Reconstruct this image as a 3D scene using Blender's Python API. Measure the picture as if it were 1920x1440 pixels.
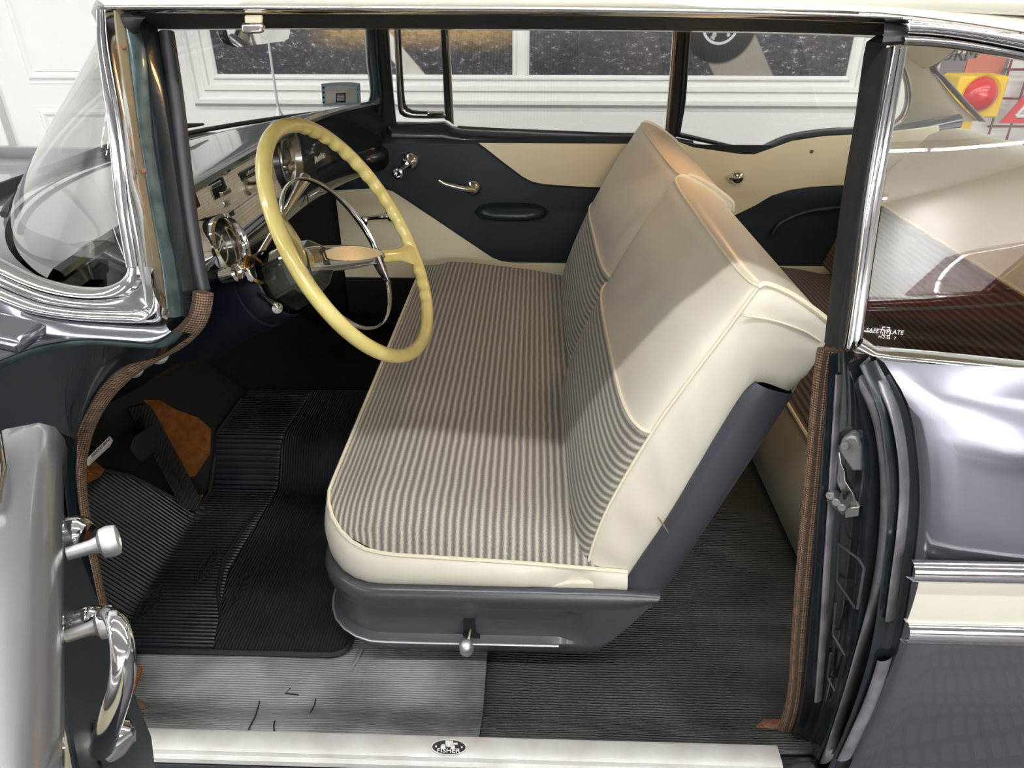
import bpy, bmesh, math, random
from mathutils import Vector as V, Matrix
random.seed(7)
for o in list(bpy.data.objects): bpy.data.objects.remove(o)
scn = bpy.context.scene; col = scn.collection
PI = math.pi
sin, cos = math.sin, math.cos
# ------------------------------------------------------------------ camera
FPX = 1331.0
PITCH, YAW = math.radians(29.1), math.radians(1.73)
CAM = V((0, -1.5, 1.37))
cd = V((-sin(YAW)*cos(PITCH), cos(YAW)*cos(PITCH), -sin(PITCH)))
cr_ = V((cos(YAW), sin(YAW), 0)); cu = cr_.cross(cd)
camd = bpy.data.cameras.new('camera'); camd.sensor_width = 36; camd.lens = FPX/1920*36; camd.clip_start = .02
camo = bpy.data.objects.new('camera', camd); col.objects.link(camo)
camo.matrix_world = Matrix(((cr_.x, cu.x, -cd.x, CAM.x), (cr_.y, cu.y, -cd.y, CAM.y), (cr_.z, cu.z, -cd.z, CAM.z), (0, 0, 0, 1)))
scn.camera = camo
# ------------------------------------------------------------------ world, view, lamps
w = bpy.data.worlds.new('world'); scn.world = w; w.use_nodes = True
w.node_tree.nodes['Background'].inputs[0].default_value = (.8, .82, .85, 1)
w.node_tree.nodes['Background'].inputs[1].default_value = .25
scn.view_settings.view_transform = 'Standard'; scn.view_settings.look = 'None'
scn.view_settings.exposure = .30; scn.view_settings.gamma = 1; scn.view_settings.use_curve_mapping = False
CEIL = 3.3
TUBES = []          # (x, y, rot) of ceiling tube lamps
for y, xs in ((-1.5, (-3.9, -2.6, -1.3, 0, 1.3, 2.6, 3.9)), (.25, (-3.9, -2.6, -1.3, 0, 1.3, 2.6, 3.9)), (-2.4, (-11.5, -9.5, -7.5)), (-.7, (-12, -10, -8)), (-5.0, (-4.2, -2.8, -1.4, 0, 1.4, 2.8, 4.2)), (-11.5, (-4, -1.4, 1.2, 2.6, 3.9, 5.2, 6.5, 7.8)), (-17.5, (-5, -2.5, 0, 2.5, 5, 7.5))):  # rows ahead of the car are added fill for the shaded seat backs
    for x in xs: TUBES.append((x, y))
def area(x, y):
    l = bpy.data.lights.new('tube_light', 'AREA'); l.shape = 'RECTANGLE'; l.size = 1.22; l.size_y = .07
    l.energy = {-1.5: 15, .25: 8, -2.4: 85, -.7: 55, -5.0: 34, -11.5: 210, -17.5: 280}[y]; l.color = (1, .985, .965)
    o = bpy.data.objects.new('tube_light', l); col.objects.link(o); o.location = (x, y, CEIL-.135)
for x, y in TUBES: area(x, y)
# ------------------------------------------------------------------ helpers
def ray(px, py): return cd + cr_*((px-960)/FPX) + cu*((720-py)/FPX)
def at(px, py, X=None, Y=None, Z=None):
    v = ray(px, py)
    t = (Y-CAM.y)/v.y if Y is not None else ((Z-CAM.z)/v.z if Z is not None else (X-CAM.x)/v.x)
    return CAM + v*t
def lerp(a, b, t): return a+(b-a)*t
def interp(tab, x):
    if x <= tab[0][0]: return tab[0][1]
    for (x0, y0), (x1, y1) in zip(tab, tab[1:]):
        if x <= x1: return y0+(y1-y0)*(x-x0)/(x1-x0)
    return tab[-1][1]
def sstep(a, b, x):
    t = max(0, min(1, (x-a)/(b-a))); return t*t*(3-2*t)
FS = ((.30, -.795), (.45, -.81), (.70, -.815), (.9, -.80), (1.02, -.775), (1.1, -.752), (1.33, -.678), (1.37, -.66), (1.45, -.60))
def fs(z): return interp(FS, z)                       # body side (driver's side door opening) as Y of height
def side(px, py, off=0):
    v = ray(px, py); t = .8
    for i in range(40):
        p = CAM+v*t; t += ((fs(p.z)+off)-p.y)/v.y*.7
    return CAM+v*t
def onpl(px, py, p0, n):
    v = ray(px, py); return CAM+v*((p0-CAM).dot(n)/v.dot(n))
def crs(pts, n=6, closed=False):
    pts = [V(p) for p in pts]; out = []; N = len(pts); dim = len(pts[0])
    for i in range(N if closed else N-1):
        if closed: p0, p1, p2, p3 = pts[i-1], pts[i], pts[(i+1) % N], pts[(i+2) % N]
        else: p0, p1, p2, p3 = pts[max(i-1, 0)], pts[i], pts[i+1], pts[min(i+2, N-1)]
        for k in range(n):
            t = k/n
            out.append(.5*((2*p1)+(p2-p0)*t+(2*p0-5*p1+4*p2-p3)*t*t+(3*p1-p0-3*p2+p3)*t**3))
    if not closed: out.append(pts[-1])
    return out
def resample(pts, n):
    pts = [V(p) for p in pts]; L = [0]
    for a, b in zip(pts, pts[1:]): L.append(L[-1]+(b-a).length)
    out = []; j = 0
    for k in range(n):
        s = L[-1]*k/(n-1)
        while j < len(pts)-2 and L[j+1] < s: j += 1
        d = L[j+1]-L[j]; out.append(pts[j].lerp(pts[j+1], (s-L[j])/d if d > 1e-9 else 0))
    return out
def link(name, me, m, parent=None, smooth=True, ang=40):
    o = bpy.data.objects.new(name, me); col.objects.link(o)
    if m is not None: me.materials.append(m)
    if parent is not None: o.parent = parent
    if smooth and len(me.polygons):
        me.polygons.foreach_set('use_smooth', [True]*len(me.polygons))
        me.set_sharp_from_angle(angle=math.radians(ang))
    return o
def fixn(me):
    bm = bmesh.new(); bm.from_mesh(me); bmesh.ops.recalc_face_normals(bm, faces=bm.faces); bm.to_mesh(me); bm.free()
class MB:
    def __init__(s): s.v = []; s.f = []; s.uv = []
    def add(s, vs, fs_, uv=None):
        n = len(s.v); s.v += [tuple(p) for p in vs]; s.f += [tuple(i+n for i in f) for f in fs_]
        s.uv += list(uv) if uv else [(0, 0)]*len(vs); return s
    def grid(s, rows, cu=False, cv=False, cap=False, uv=None):
        R, C = len(rows), len(rows[0]); vs = [p for r in rows for p in r]; f = []
        for i in range(R if cv else R-1):
            for j in range(C if cu else C-1):
                a, b = i*C+j, i*C+(j+1) % C; c, d = ((i+1) % R)*C+(j+1) % C, ((i+1) % R)*C+j
                f.append((a, b, c, d))
        if cap and cu: f.append(tuple(range(C))[::-1]); f.append(tuple((R-1)*C+j for j in range(C)))
        if uv is None:
            uv = []; lv = [0]*C
            for i in range(R):
                lu = 0
                for j in range(C):
                    if j: lu += (V(rows[i][j])-V(rows[i][j-1])).length
                    if i: lv[j] += (V(rows[i][j])-V(rows[i-1][j])).length
                    uv.append((lu, lv[j]))
        return s.add(vs, f, uv)
    def tube(s, path, r, seg=10, closed=False, flat=None):
        path = [V(p) for p in path]; N = len(path); rr = r if hasattr(r, '__len__') else [r]*N
        T = []
        for i in range(N):
            a = path[i-1] if (i or closed) else path[0]; b = path[(i+1) % N] if (i < N-1 or closed) else path[-1]
            T.append((b-a).normalized())
        n = T[0].orthogonal().normalized()
        if flat is not None: n = (V(flat)-T[0]*V(flat).dot(T[0])).normalized()
        rows = []
        for i in range(N):
            n = (n-T[i]*n.dot(T[i])).normalized(); b = T[i].cross(n)
            rows.append([path[i]+(n*cos(2*PI*k/seg)+b*sin(2*PI*k/seg))*rr[i] for k in range(seg)])
        return s.grid(rows, cu=True, cv=closed, cap=not closed)
    def lathe(s, prof, o, ax, seg=24, a0=0, a1=2*PI):
        ax = V(ax).normalized(); n = ax.orthogonal().normalized(); b = ax.cross(n); o = V(o)
        full = abs(a1-a0-2*PI) < 1e-6; S = seg if full else seg+1
        rows = [[o+ax*h+(n*cos(a0+(a1-a0)*k/seg)+b*sin(a0+(a1-a0)*k/seg))*max(r, 1e-5) for k in range(S)] for r, h in prof]
        return s.grid(rows, cu=full)
    def prism(s, poly, ext):
        poly = [V(p) for p in poly]; e = V(ext); n = len(poly)
        return s.add(poly+[p+e for p in poly], [tuple(range(n))[::-1], tuple(range(n, 2*n))]+[(i, (i+1) % n, n+(i+1) % n, n+i) for i in range(n)])
    def box(s, c, sz, M=None):
        c = V(c); h = V(sz)/2; vs = []
        for x in (-1, 1):
            for y in (-1, 1):
                for z in (-1, 1):
                    p = V((x*h.x, y*h.y, z*h.z)); vs.append(c+(M@p if M else p))
        return s.add(vs, [(0, 1, 3, 2), (4, 6, 7, 5), (0, 4, 5, 1), (2, 3, 7, 6), (0, 2, 6, 4), (1, 5, 7, 3)])
    def ball(s, c, r, seg=14, sq=(1, 1, 1)):
        c = V(c); rows = [[c+V((sq[0]*r*sin(PI*i/8)*cos(2*PI*k/seg), sq[1]*r*sin(PI*i/8)*sin(2*PI*k/seg), sq[2]*r*cos(PI*i/8))) for k in range(seg)] for i in range(9)]
        return s.grid(rows, cu=True)
    def ribbon(s, A, B, bulge=0, out=V((0, -1, 0)), n=6, back=0):
        N = max(len(A), len(B)); rows = []
        for a, b in zip(A, B):
            row = [V(a).lerp(V(b), k/n)+out*(bulge*math.sqrt(max(0, 1-(2*k/n-1)**2))) for k in range(n+1)]
            if back: row = [row[0]-out*back]+row+[row[-1]-out*back]
            rows.append(row)
        return s.grid(rows)
    def build(s, name, m, parent=None, smooth=True, ang=40, bevel=0, solid=0, seg=2, fix=True):
        me = bpy.data.meshes.new(name); me.from_pydata(s.v, [], s.f); me.update()
        if any(u != (0, 0) for u in s.uv):
            ul = me.uv_layers.new(name='UVMap'); li = [0]*len(me.loops); me.loops.foreach_get('vertex_index', li)
            flat = [c for i in li for c in s.uv[i]]; ul.data.foreach_set('uv', flat)
        if fix: fixn(me)
        o = link(name, me, m, parent, smooth, ang)
        if solid:
            md = o.modifiers.new('solid', 'SOLIDIFY'); md.thickness = solid; md.offset = 0
        if bevel:
            md = o.modifiers.new('bevel', 'BEVEL'); md.width = bevel; md.segments = seg; md.limit_method = 'ANGLE'; md.angle_limit = math.radians(35)
        return o
def text(name, body, size, o, xd, yd, m, parent, ext=.0006, align='CENTER', sx=1):
    c = bpy.data.curves.new(name, 'FONT'); c.body = body; c.size = size; c.extrude = ext; c.align_x = align; c.align_y = 'CENTER'; c.resolution_u = 3
    t = bpy.data.objects.new('tmp', c); col.objects.link(t)
    bpy.context.view_layer.update()
    me = bpy.data.meshes.new_from_object(t.evaluated_get(bpy.context.evaluated_depsgraph_get()))
    bpy.data.objects.remove(t); me.name = name; me.materials.clear()
    xd = V(xd).normalized(); yd = V(yd); yd = (yd-xd*yd.dot(xd)).normalized(); zd = xd.cross(yd); o = V(o)
    for v in me.vertices: v.co = o+xd*v.co.x*sx+yd*v.co.y+zd*v.co.z
    return link(name, me, m, parent, False)
def tag(o, label, cat=None, group=None, kind=None):
    if label: o['label'] = label
    if cat: o['category'] = cat
    if group: o['group'] = group
    if kind: o['kind'] = kind
    return o
def empty(name, loc=(0, 0, 0)):
    o = bpy.data.objects.new(name, None); col.objects.link(o); o.location = loc; o.empty_display_size = .1; return o
# ------------------------------------------------------------------ materials
def srgb(r, g, b):
    f = lambda c: (c/255/12.92 if c/255 <= .04045 else ((c/255+.055)/1.055)**2.4)
    return (f(r), f(g), f(b), 1)
def nd(nt, t, **k):
    n = nt.nodes.new(t)
    for a, b in k.items():
        if a.startswith('i_'): n.inputs[a[2:].replace('_', ' ')].default_value = b
        elif a.startswith('n'): n.inputs[int(a[1:])].default_value = b
        else: setattr(n, a, b)
    return n
def mat(name, c, rough=.5, metal=0, coat=0, crough=.03, spec=.5, noise=None, bump=None, c2=None, sheen=0, rn=None):
    """noise=(scale, amount) mottles the colour towards c2, bump=(scale, strength) adds fine relief"""
    m = bpy.data.materials.new(name); m.use_nodes = True; nt = m.node_tree; b = nt.nodes['Principled BSDF']; L = nt.links.new
    b.inputs['Base Color'].default_value = c; b.inputs['Roughness'].default_value = rough; b.inputs['Metallic'].default_value = metal
    b.inputs['Coat Weight'].default_value = coat; b.inputs['Coat Roughness'].default_value = crough; b.inputs['Specular IOR Level'].default_value = spec
    if sheen: b.inputs['Sheen Weight'].default_value = sheen
    tc = nd(nt, 'ShaderNodeTexCoord')
    if noise:
        n = nd(nt, 'ShaderNodeTexNoise', i_Scale=noise[0], i_Detail=6.0); L(tc.outputs['Object'], n.inputs['Vector'])
        rp = nd(nt, 'ShaderNodeValToRGB'); rp.color_ramp.elements[0].position = .35; rp.color_ramp.elements[1].position = .68
        L(n.outputs['Fac'], rp.inputs['Fac'])
        mx = nd(nt, 'ShaderNodeMix', data_type='RGBA'); mx.inputs['A'].default_value = c; mx.inputs['B'].default_value = c2 or tuple(x*.6 for x in c[:3])+(1,)
        mu = nd(nt, 'ShaderNodeMath', operation='MULTIPLY'); mu.inputs[1].default_value = noise[1]
        L(rp.outputs['Color'], mu.inputs[0]); L(mu.outputs[0], mx.inputs['Factor']); L(mx.outputs['Result'], b.inputs['Base Color'])
    if rn:
        n = nd(nt, 'ShaderNodeTexNoise', i_Scale=rn[0], i_Detail=5.0); L(tc.outputs['Object'], n.inputs['Vector'])
        mr = nd(nt, 'ShaderNodeMapRange'); mr.inputs['To Min'].default_value = rn[1]; mr.inputs['To Max'].default_value = rn[2]
        L(n.outputs['Fac'], mr.inputs['Value']); L(mr.outputs[0], b.inputs['Roughness'])
    if bump:
        n = nd(nt, 'ShaderNodeTexNoise', i_Scale=bump[0], i_Detail=4.0); L(tc.outputs['Object'], n.inputs['Vector'])
        bp = nd(nt, 'ShaderNodeBump', i_Strength=bump[1], i_Distance=.01); L(n.outputs['Fac'], bp.inputs['Height']); L(bp.outputs['Normal'], b.inputs['Normal'])
    return m
M = {}
M['chrome'] = mat('chrome', (.82, .82, .83, 1), .06, 1, rn=(60, .04, .12))
M['old_chrome'] = mat('old_chrome', (.62, .6, .56, 1), .16, 1, rn=(90, .1, .3))
M['alu'] = mat('aluminium', (.62, .62, .62, 1), .45, .9, noise=(14, .35), c2=(.42, .41, .4, 1), rn=(40, .38, .6))
M['dark_paint'] = mat('dark_teal_paint', srgb(22, 34, 40), .25, .2, coat=.9, crough=.05, noise=(9, .4), c2=srgb(10, 16, 20))
M['jamb'] = mat('jamb_paint', srgb(34, 44, 50), .24, .55, coat=.8, crough=.08, noise=(25, .5), c2=srgb(58, 62, 68), bump=(30, .15))
M['teal'] = mat('teal_edge_paint', srgb(98, 118, 122), .3, .5, coat=.5, noise=(45, .8), c2=srgb(40, 62, 66))
M['grey_paint'] = mat('grey_metallic_paint', srgb(128, 130, 140), .2, .85, coat=.6, crough=.02, noise=(900, .25), c2=srgb(150, 152, 162))
M['navy_metal'] = mat('navy_metal', srgb(80, 82, 87), .36, .35, coat=.25, crough=.2, bump=(120, .04))
M['garnish'] = mat('garnish_paint', srgb(34, 42, 50), .28, .3, coat=.8, crough=.1)
M['cream_paint'] = mat('cream_paint', srgb(204, 201, 188), .3, 0, coat=1, crough=.03)
M['tan_paint'] = mat('tan_strip_paint', srgb(150, 138, 112), .45, .3, noise=(30, .5), c2=srgb(112, 98, 80))
M['rubber'] = mat('black_rubber', srgb(24, 25, 27), .6, noise=(60, .4), c2=srgb(42, 40, 40), bump=(200, .08))
M['gasket'] = mat('grey_gasket', srgb(46, 47, 52), .4, noise=(50, .4), c2=srgb(36, 36, 40))
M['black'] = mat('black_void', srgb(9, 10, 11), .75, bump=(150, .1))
M['navy_vinyl'] = mat('navy_vinyl', srgb(25, 38, 47), .5, bump=(420, .06), noise=(4, .3), c2=srgb(19, 30, 38))
M['seat_navy'] = mat('navy_seat_vinyl', srgb(64, 67, 75), .38, bump=(300, .05), noise=(5, .5), c2=srgb(52, 54, 60))
M['cream_vinyl'] = mat('cream_panel_vinyl', srgb(228, 222, 194), .5, bump=(400, .05), noise=(3, .3), c2=srgb(216, 209, 178))
M['ivory'] = mat('ivory_seat_vinyl', srgb(208, 204, 191), .4, coat=.1, crough=.3, bump=(22, .10), noise=(5, .35), c2=srgb(206, 199, 180))
M['ivory2'] = mat('ivory_piping', srgb(222, 214, 190), .45)
M['wheel'] = mat('yellow_pearl', srgb(226, 212, 140), .22, coat=.6, crough=.05, noise=(26, .55), c2=srgb(208, 188, 100))
M['white'] = mat('white_wall_paint', srgb(228, 228, 226), .6, bump=(300, .02))
M['ceiling'] = mat('ceiling_paint', srgb(236, 236, 232), .7)
M['headliner'] = mat('tan_headliner', srgb(206, 194, 164), .8, bump=(300, .05))
M['brown_carpet'] = mat('brown_underlay', srgb(138, 84, 26), .95, noise=(60, .7), c2=srgb(84, 46, 12), bump=(220, .6))
M['rust'] = mat('rust_brown', srgb(132, 92, 74), .85, noise=(70, .6), c2=srgb(90, 58, 44), bump=(150, .3))
M['red'] = mat('red_plastic', srgb(214, 22, 34), .2, coat=.6)
M['redwire'] = mat('dark_red_wire', srgb(104, 22, 28), .35)
M['yellow'] = mat('yellow_paint', srgb(236, 196, 8), .4)
M['maroon'] = mat('maroon_paint', srgb(98, 22, 26), .3, .2, coat=1)
M['brass'] = mat('brass_trim', (.75, .52, .2, 1), .2, 1)
M['letter_white'] = mat('white_lettering', srgb(225, 225, 225), .6)
M['letter_dark'] = mat('dark_lettering', srgb(28, 30, 34), .6)
M['sticker'] = mat('sticker_bluegrey', srgb(158, 172, 180), .6)
M['sticker_pale'] = mat('sticker_pale', srgb(222, 220, 214), .6)
def paper(name, c):
    m = bpy.data.materials.new(name); m.use_nodes = True; nt = m.node_tree; nt.nodes.clear(); L = nt.links.new
    o = nd(nt, 'ShaderNodeOutputMaterial'); d = nd(nt, 'ShaderNodeBsdfDiffuse'); t = nd(nt, 'ShaderNodeBsdfTranslucent'); mx = nd(nt, 'ShaderNodeMixShader'); mx.inputs[0].default_value = .65
    d.inputs[0].default_value = c; t.inputs[0].default_value = c; L(d.outputs[0], mx.inputs[1]); L(t.outputs[0], mx.inputs[2]); L(mx.outputs[0], o.inputs[0]); return m
M['paper_blue'] = paper('sticker_paper_blue', srgb(170, 184, 192)); M['paper_white'] = paper('sticker_paper', srgb(240, 238, 234))
M['plate_black'] = mat('plate_black', srgb(20, 20, 22), .4)
M['amber'] = mat('amber_lens', srgb(222, 210, 172), .3, .1, coat=.6, crough=.15, noise=(1400, .4), c2=srgb(150, 128, 84))
M['dial'] = mat('dial_dark', srgb(26, 30, 30), .25, coat=.6)
M['tyre'] = mat('tyre', srgb(22, 22, 23), .75)
M['grey_plastic'] = mat('grey_knob', srgb(176, 174, 166), .4)
M['floor'] = mat('grey_floor_base', srgb(66, 64, 68), .4)
M['tile'] = mat('grey_floor_tile', srgb(58, 57, 61), .4, noise=(6, .3)); M['tile_rib'] = mat('floor_tile_rib', srgb(104, 102, 106), .35)
def glass(name, tint, refl=1.0):
    m = bpy.data.materials.new(name); m.use_nodes = True; nt = m.node_tree; nt.nodes.clear(); L = nt.links.new
    o = nd(nt, 'ShaderNodeOutputMaterial'); t = nd(nt, 'ShaderNodeBsdfTransparent'); t.inputs[0].default_value = tint
    g = nd(nt, 'ShaderNodeBsdfGlossy'); g.inputs['Roughness'].default_value = .0; g.inputs[0].default_value = (1, 1, 1, 1)
    lw = nd(nt, 'ShaderNodeLayerWeight', i_Blend=.5); pw = nd(nt, 'ShaderNodeMath', operation='POWER'); pw.inputs[1].default_value = 5.0; L(lw.outputs['Facing'], pw.inputs[0])
    fr = nd(nt, 'ShaderNodeMath', operation='MULTIPLY_ADD'); fr.inputs[1].default_value = .91; fr.inputs[2].default_value = .085; L(pw.outputs[0], fr.inputs[0])
    mu = nd(nt, 'ShaderNodeMath', operation='MULTIPLY', use_clamp=True); mu.inputs[1].default_value = refl
    mx = nd(nt, 'ShaderNodeMixShader'); L(fr.outputs[0], mu.inputs[0]); L(mu.outputs[0], mx.inputs[0]); L(t.outputs[0], mx.inputs[1]); L(g.outputs[0], mx.inputs[2]); L(mx.outputs[0], o.inputs[0])
    return m
M['glass'] = glass('clear_glass', (.93, .95, .93, 1), 1.0)
M['quarter_glass'] = glass('side_glass', (.90, .92, .89, 1), 1.9)
def emit(name, c, s):
    m = bpy.data.materials.new(name); m.use_nodes = True; nt = m.node_tree; b = nt.nodes['Principled BSDF']
    b.inputs['Base Color'].default_value = c; b.inputs['Emission Color'].default_value = c; b.inputs['Emission Strength'].default_value = s; return m
M['tube'] = emit('lit_tube', (1, .99, .97, 1), 12)
M['neon'] = emit('neon_cyan', (.1, .75, .85, 1), 4)
M['dome'] = emit('lit_dome_lens', (1, .72, .42, 1), 3)
def fabric(name='striped_seat_cloth', c0=srgb(90, 87, 81), c1=srgb(132, 128, 119), c2=srgb(198, 194, 182)):
    m = bpy.data.materials.new(name); m.use_nodes = True; nt = m.node_tree; b = nt.nodes['Principled BSDF']; L = nt.links.new
    b.inputs['Roughness'].default_value = .9; b.inputs['Specular IOR Level'].default_value = .2; b.inputs['Sheen Weight'].default_value = .15
    uv = nd(nt, 'ShaderNodeUVMap'); sp = nd(nt, 'ShaderNodeSeparateXYZ'); L(uv.outputs[0], sp.inputs[0])
    # slight wobble of the stripes
    n0 = nd(nt, 'ShaderNodeTexNoise', i_Scale=22.0, i_Detail=2.0); L(uv.outputs[0], n0.inputs['Vector'])
    wob = nd(nt, 'ShaderNodeMath', operation='MULTIPLY_ADD'); wob.inputs[1].default_value = .0035; L(n0.outputs['Fac'], wob.inputs[0]); L(sp.outputs[0], wob.inputs[2])
    ph = nd(nt, 'ShaderNodeMath', operation='MULTIPLY'); ph.inputs[1].default_value = 2*PI/.0128; L(wob.outputs[0], ph.inputs[0])
    sn = nd(nt, 'ShaderNodeMath', operation='SINE'); L(ph.outputs[0], sn.inputs[0])
    # weave: fine threads
    mp = nd(nt, 'ShaderNodeMapping'); mp.inputs['Scale'].default_value = (900, 380, 1); L(uv.outputs[0], mp.inputs[0])
    n1 = nd(nt, 'ShaderNodeTexNoise', i_Scale=1.0, i_Detail=3.0, i_Roughness=.7); L(mp.outputs[0], n1.inputs['Vector'])
    ad = nd(nt, 'ShaderNodeMath', operation='MULTIPLY_ADD'); ad.inputs[1].default_value = 3.2; L(n1.outputs['Fac'], ad.inputs[0]); L(sn.outputs[0], ad.inputs[2])
    mr = nd(nt, 'ShaderNodeMapRange'); mr.inputs['From Min'].default_value = .1; mr.inputs['From Max'].default_value = 3.1; L(ad.outputs[0], mr.inputs['Value'])
    rp = nd(nt, 'ShaderNodeValToRGB'); e = rp.color_ramp.elements; e[0].color = c0; e[1].color = c2
    k = rp.color_ramp.elements.new(.45); k.color = c1
    L(mr.outputs[0], rp.inputs['Fac']); L(rp.outputs[0], b.inputs['Base Color'])
    bp = nd(nt, 'ShaderNodeBump', i_Strength=.6, i_Distance=.0012); L(mr.outputs[0], bp.inputs['Height']); L(bp.outputs[0], b.inputs['Normal'])
    return m
M['fabric'] = fabric(); M['fabric_shaded'] = fabric('shaded_striped_cloth', srgb(40, 33, 31), srgb(70, 60, 55), srgb(112, 99, 90))  # second cloth is a darker copy, rear seat shade put into its colours
def ribbed(name, c1, c2, period, axis, rough, strength, wear=None, brk=0):
    """rubber with fine ribs across one object axis; brk breaks the ribs up with noise"""
    m = bpy.data.materials.new(name); m.use_nodes = True; nt = m.node_tree; b = nt.nodes['Principled BSDF']; L = nt.links.new
    tc = nd(nt, 'ShaderNodeTexCoord'); sp = nd(nt, 'ShaderNodeSeparateXYZ'); L(tc.outputs['Object'], sp.inputs[0])
    n0 = nd(nt, 'ShaderNodeTexNoise', i_Scale=60.0 if brk else 4.0, i_Detail=3.0); L(tc.outputs['Object'], n0.inputs['Vector'])
    wob = nd(nt, 'ShaderNodeMath', operation='MULTIPLY_ADD'); wob.inputs[1].default_value = brk or .004; L(n0.outputs['Fac'], wob.inputs[0]); L(sp.outputs[axis], wob.inputs[2])
    ph = nd(nt, 'ShaderNodeMath', operation='MULTIPLY'); ph.inputs[1].default_value = 2*PI/period; L(wob.outputs[0], ph.inputs[0])
    sn = nd(nt, 'ShaderNodeMath', operation='SINE'); L(ph.outputs[0], sn.inputs[0])
    bp = nd(nt, 'ShaderNodeBump', i_Strength=strength, i_Distance=.002); L(sn.outputs[0], bp.inputs['Height']); L(bp.outputs[0], b.inputs['Normal'])
    n2 = nd(nt, 'ShaderNodeTexNoise', i_Scale=7.0, i_Detail=8.0); L(tc.outputs['Object'], n2.inputs['Vector'])
    rp = nd(nt, 'ShaderNodeValToRGB'); e = rp.color_ramp.elements; e[0].position = .36; e[1].position = .68; e[0].color = c1; e[1].color = c2
    L(n2.outputs['Fac'], rp.inputs['Fac'])
    mx = nd(nt, 'ShaderNodeMix', data_type='RGBA', blend_type='MULTIPLY'); mx.inputs['Factor'].default_value = .55
    mr = nd(nt, 'ShaderNodeMapRange'); mr.inputs['From Min'].default_value = -1.0; mr.inputs['To Min'].default_value = .35; L(sn.outputs[0], mr.inputs['Value'])
    L(rp.outputs[0], mx.inputs['A']); L(mr.outputs[0], mx.inputs['B']); L(mx.outputs['Result'], b.inputs['Base Color'])
    b.inputs['Roughness'].default_value = rough
    return m
M['floor_rubber'] = ribbed('ribbed_floor_rubber', srgb(56, 58, 59), srgb(86, 87, 86), .0052, 1, .55, .8, brk=.004)
M['floor_worn'] = ribbed('worn_floor_rubber', srgb(98, 100, 102), srgb(164, 166, 166), .0046, 1, .6, .35, brk=.003)
M['mat_x'] = ribbed('mat_ribs_x', srgb(40, 44, 48), srgb(60, 65, 70), .0085, 1, .36, 1.0)
M['mat_y'] = ribbed('mat_ribs_y', srgb(38, 42, 45), srgb(58, 62, 66), .0060, 0, .38, .8)
M['tunnel_mat'] = ribbed('tunnel_ribs', srgb(14, 15, 17), srgb(22, 24, 26), .0070, 0, .22, .8)
def braid():
    m = bpy.data.materials.new('brown_braid'); m.use_nodes = True; nt = m.node_tree; b = nt.nodes['Principled BSDF']; L = nt.links.new
    b.inputs['Roughness'].default_value = .85
    uv = nd(nt, 'ShaderNodeUVMap'); sp = nd(nt, 'ShaderNodeSeparateXYZ'); L(uv.outputs[0], sp.inputs[0]); P = []
    for sg in (1, -1):
        a = nd(nt, 'ShaderNodeMath', operation='MULTIPLY_ADD'); a.inputs[1].default_value = sg*1.0; L(sp.outputs[0], a.inputs[0]); L(sp.outputs[1], a.inputs[2])
        k = nd(nt, 'ShaderNodeMath', operation='MULTIPLY'); k.inputs[1].default_value = 2*PI/.0062; L(a.outputs[0], k.inputs[0])
        s = nd(nt, 'ShaderNodeMath', operation='SINE'); L(k.outputs[0], s.inputs[0]); P.append(s)
    mu = nd(nt, 'ShaderNodeMath', operation='MULTIPLY'); L(P[0].outputs[0], mu.inputs[0]); L(P[1].outputs[0], mu.inputs[1])
    n = nd(nt, 'ShaderNodeTexNoise', i_Scale=90.0, i_Detail=4.0); L(uv.outputs[0], n.inputs['Vector'])
    ad = nd(nt, 'ShaderNodeMath', operation='MULTIPLY_ADD'); ad.inputs[1].default_value = .5; L(mu.outputs[0], ad.inputs[0]); L(n.outputs['Fac'], ad.inputs[2])
    rp = nd(nt, 'ShaderNodeValToRGB'); e = rp.color_ramp.elements; e[0].position = .2; e[1].position = .9; e[0].color = srgb(78, 58, 44); e[1].color = srgb(150, 122, 96)
    L(ad.outputs[0], rp.inputs['Fac']); L(rp.outputs[0], b.inputs['Base Color'])
    bp = nd(nt, 'ShaderNodeBump', i_Strength=1.0, i_Distance=.002); L(ad.outputs[0], bp.inputs['Height']); L(bp.outputs[0], b.inputs['Normal'])
    return m
M['braid'] = braid()
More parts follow.
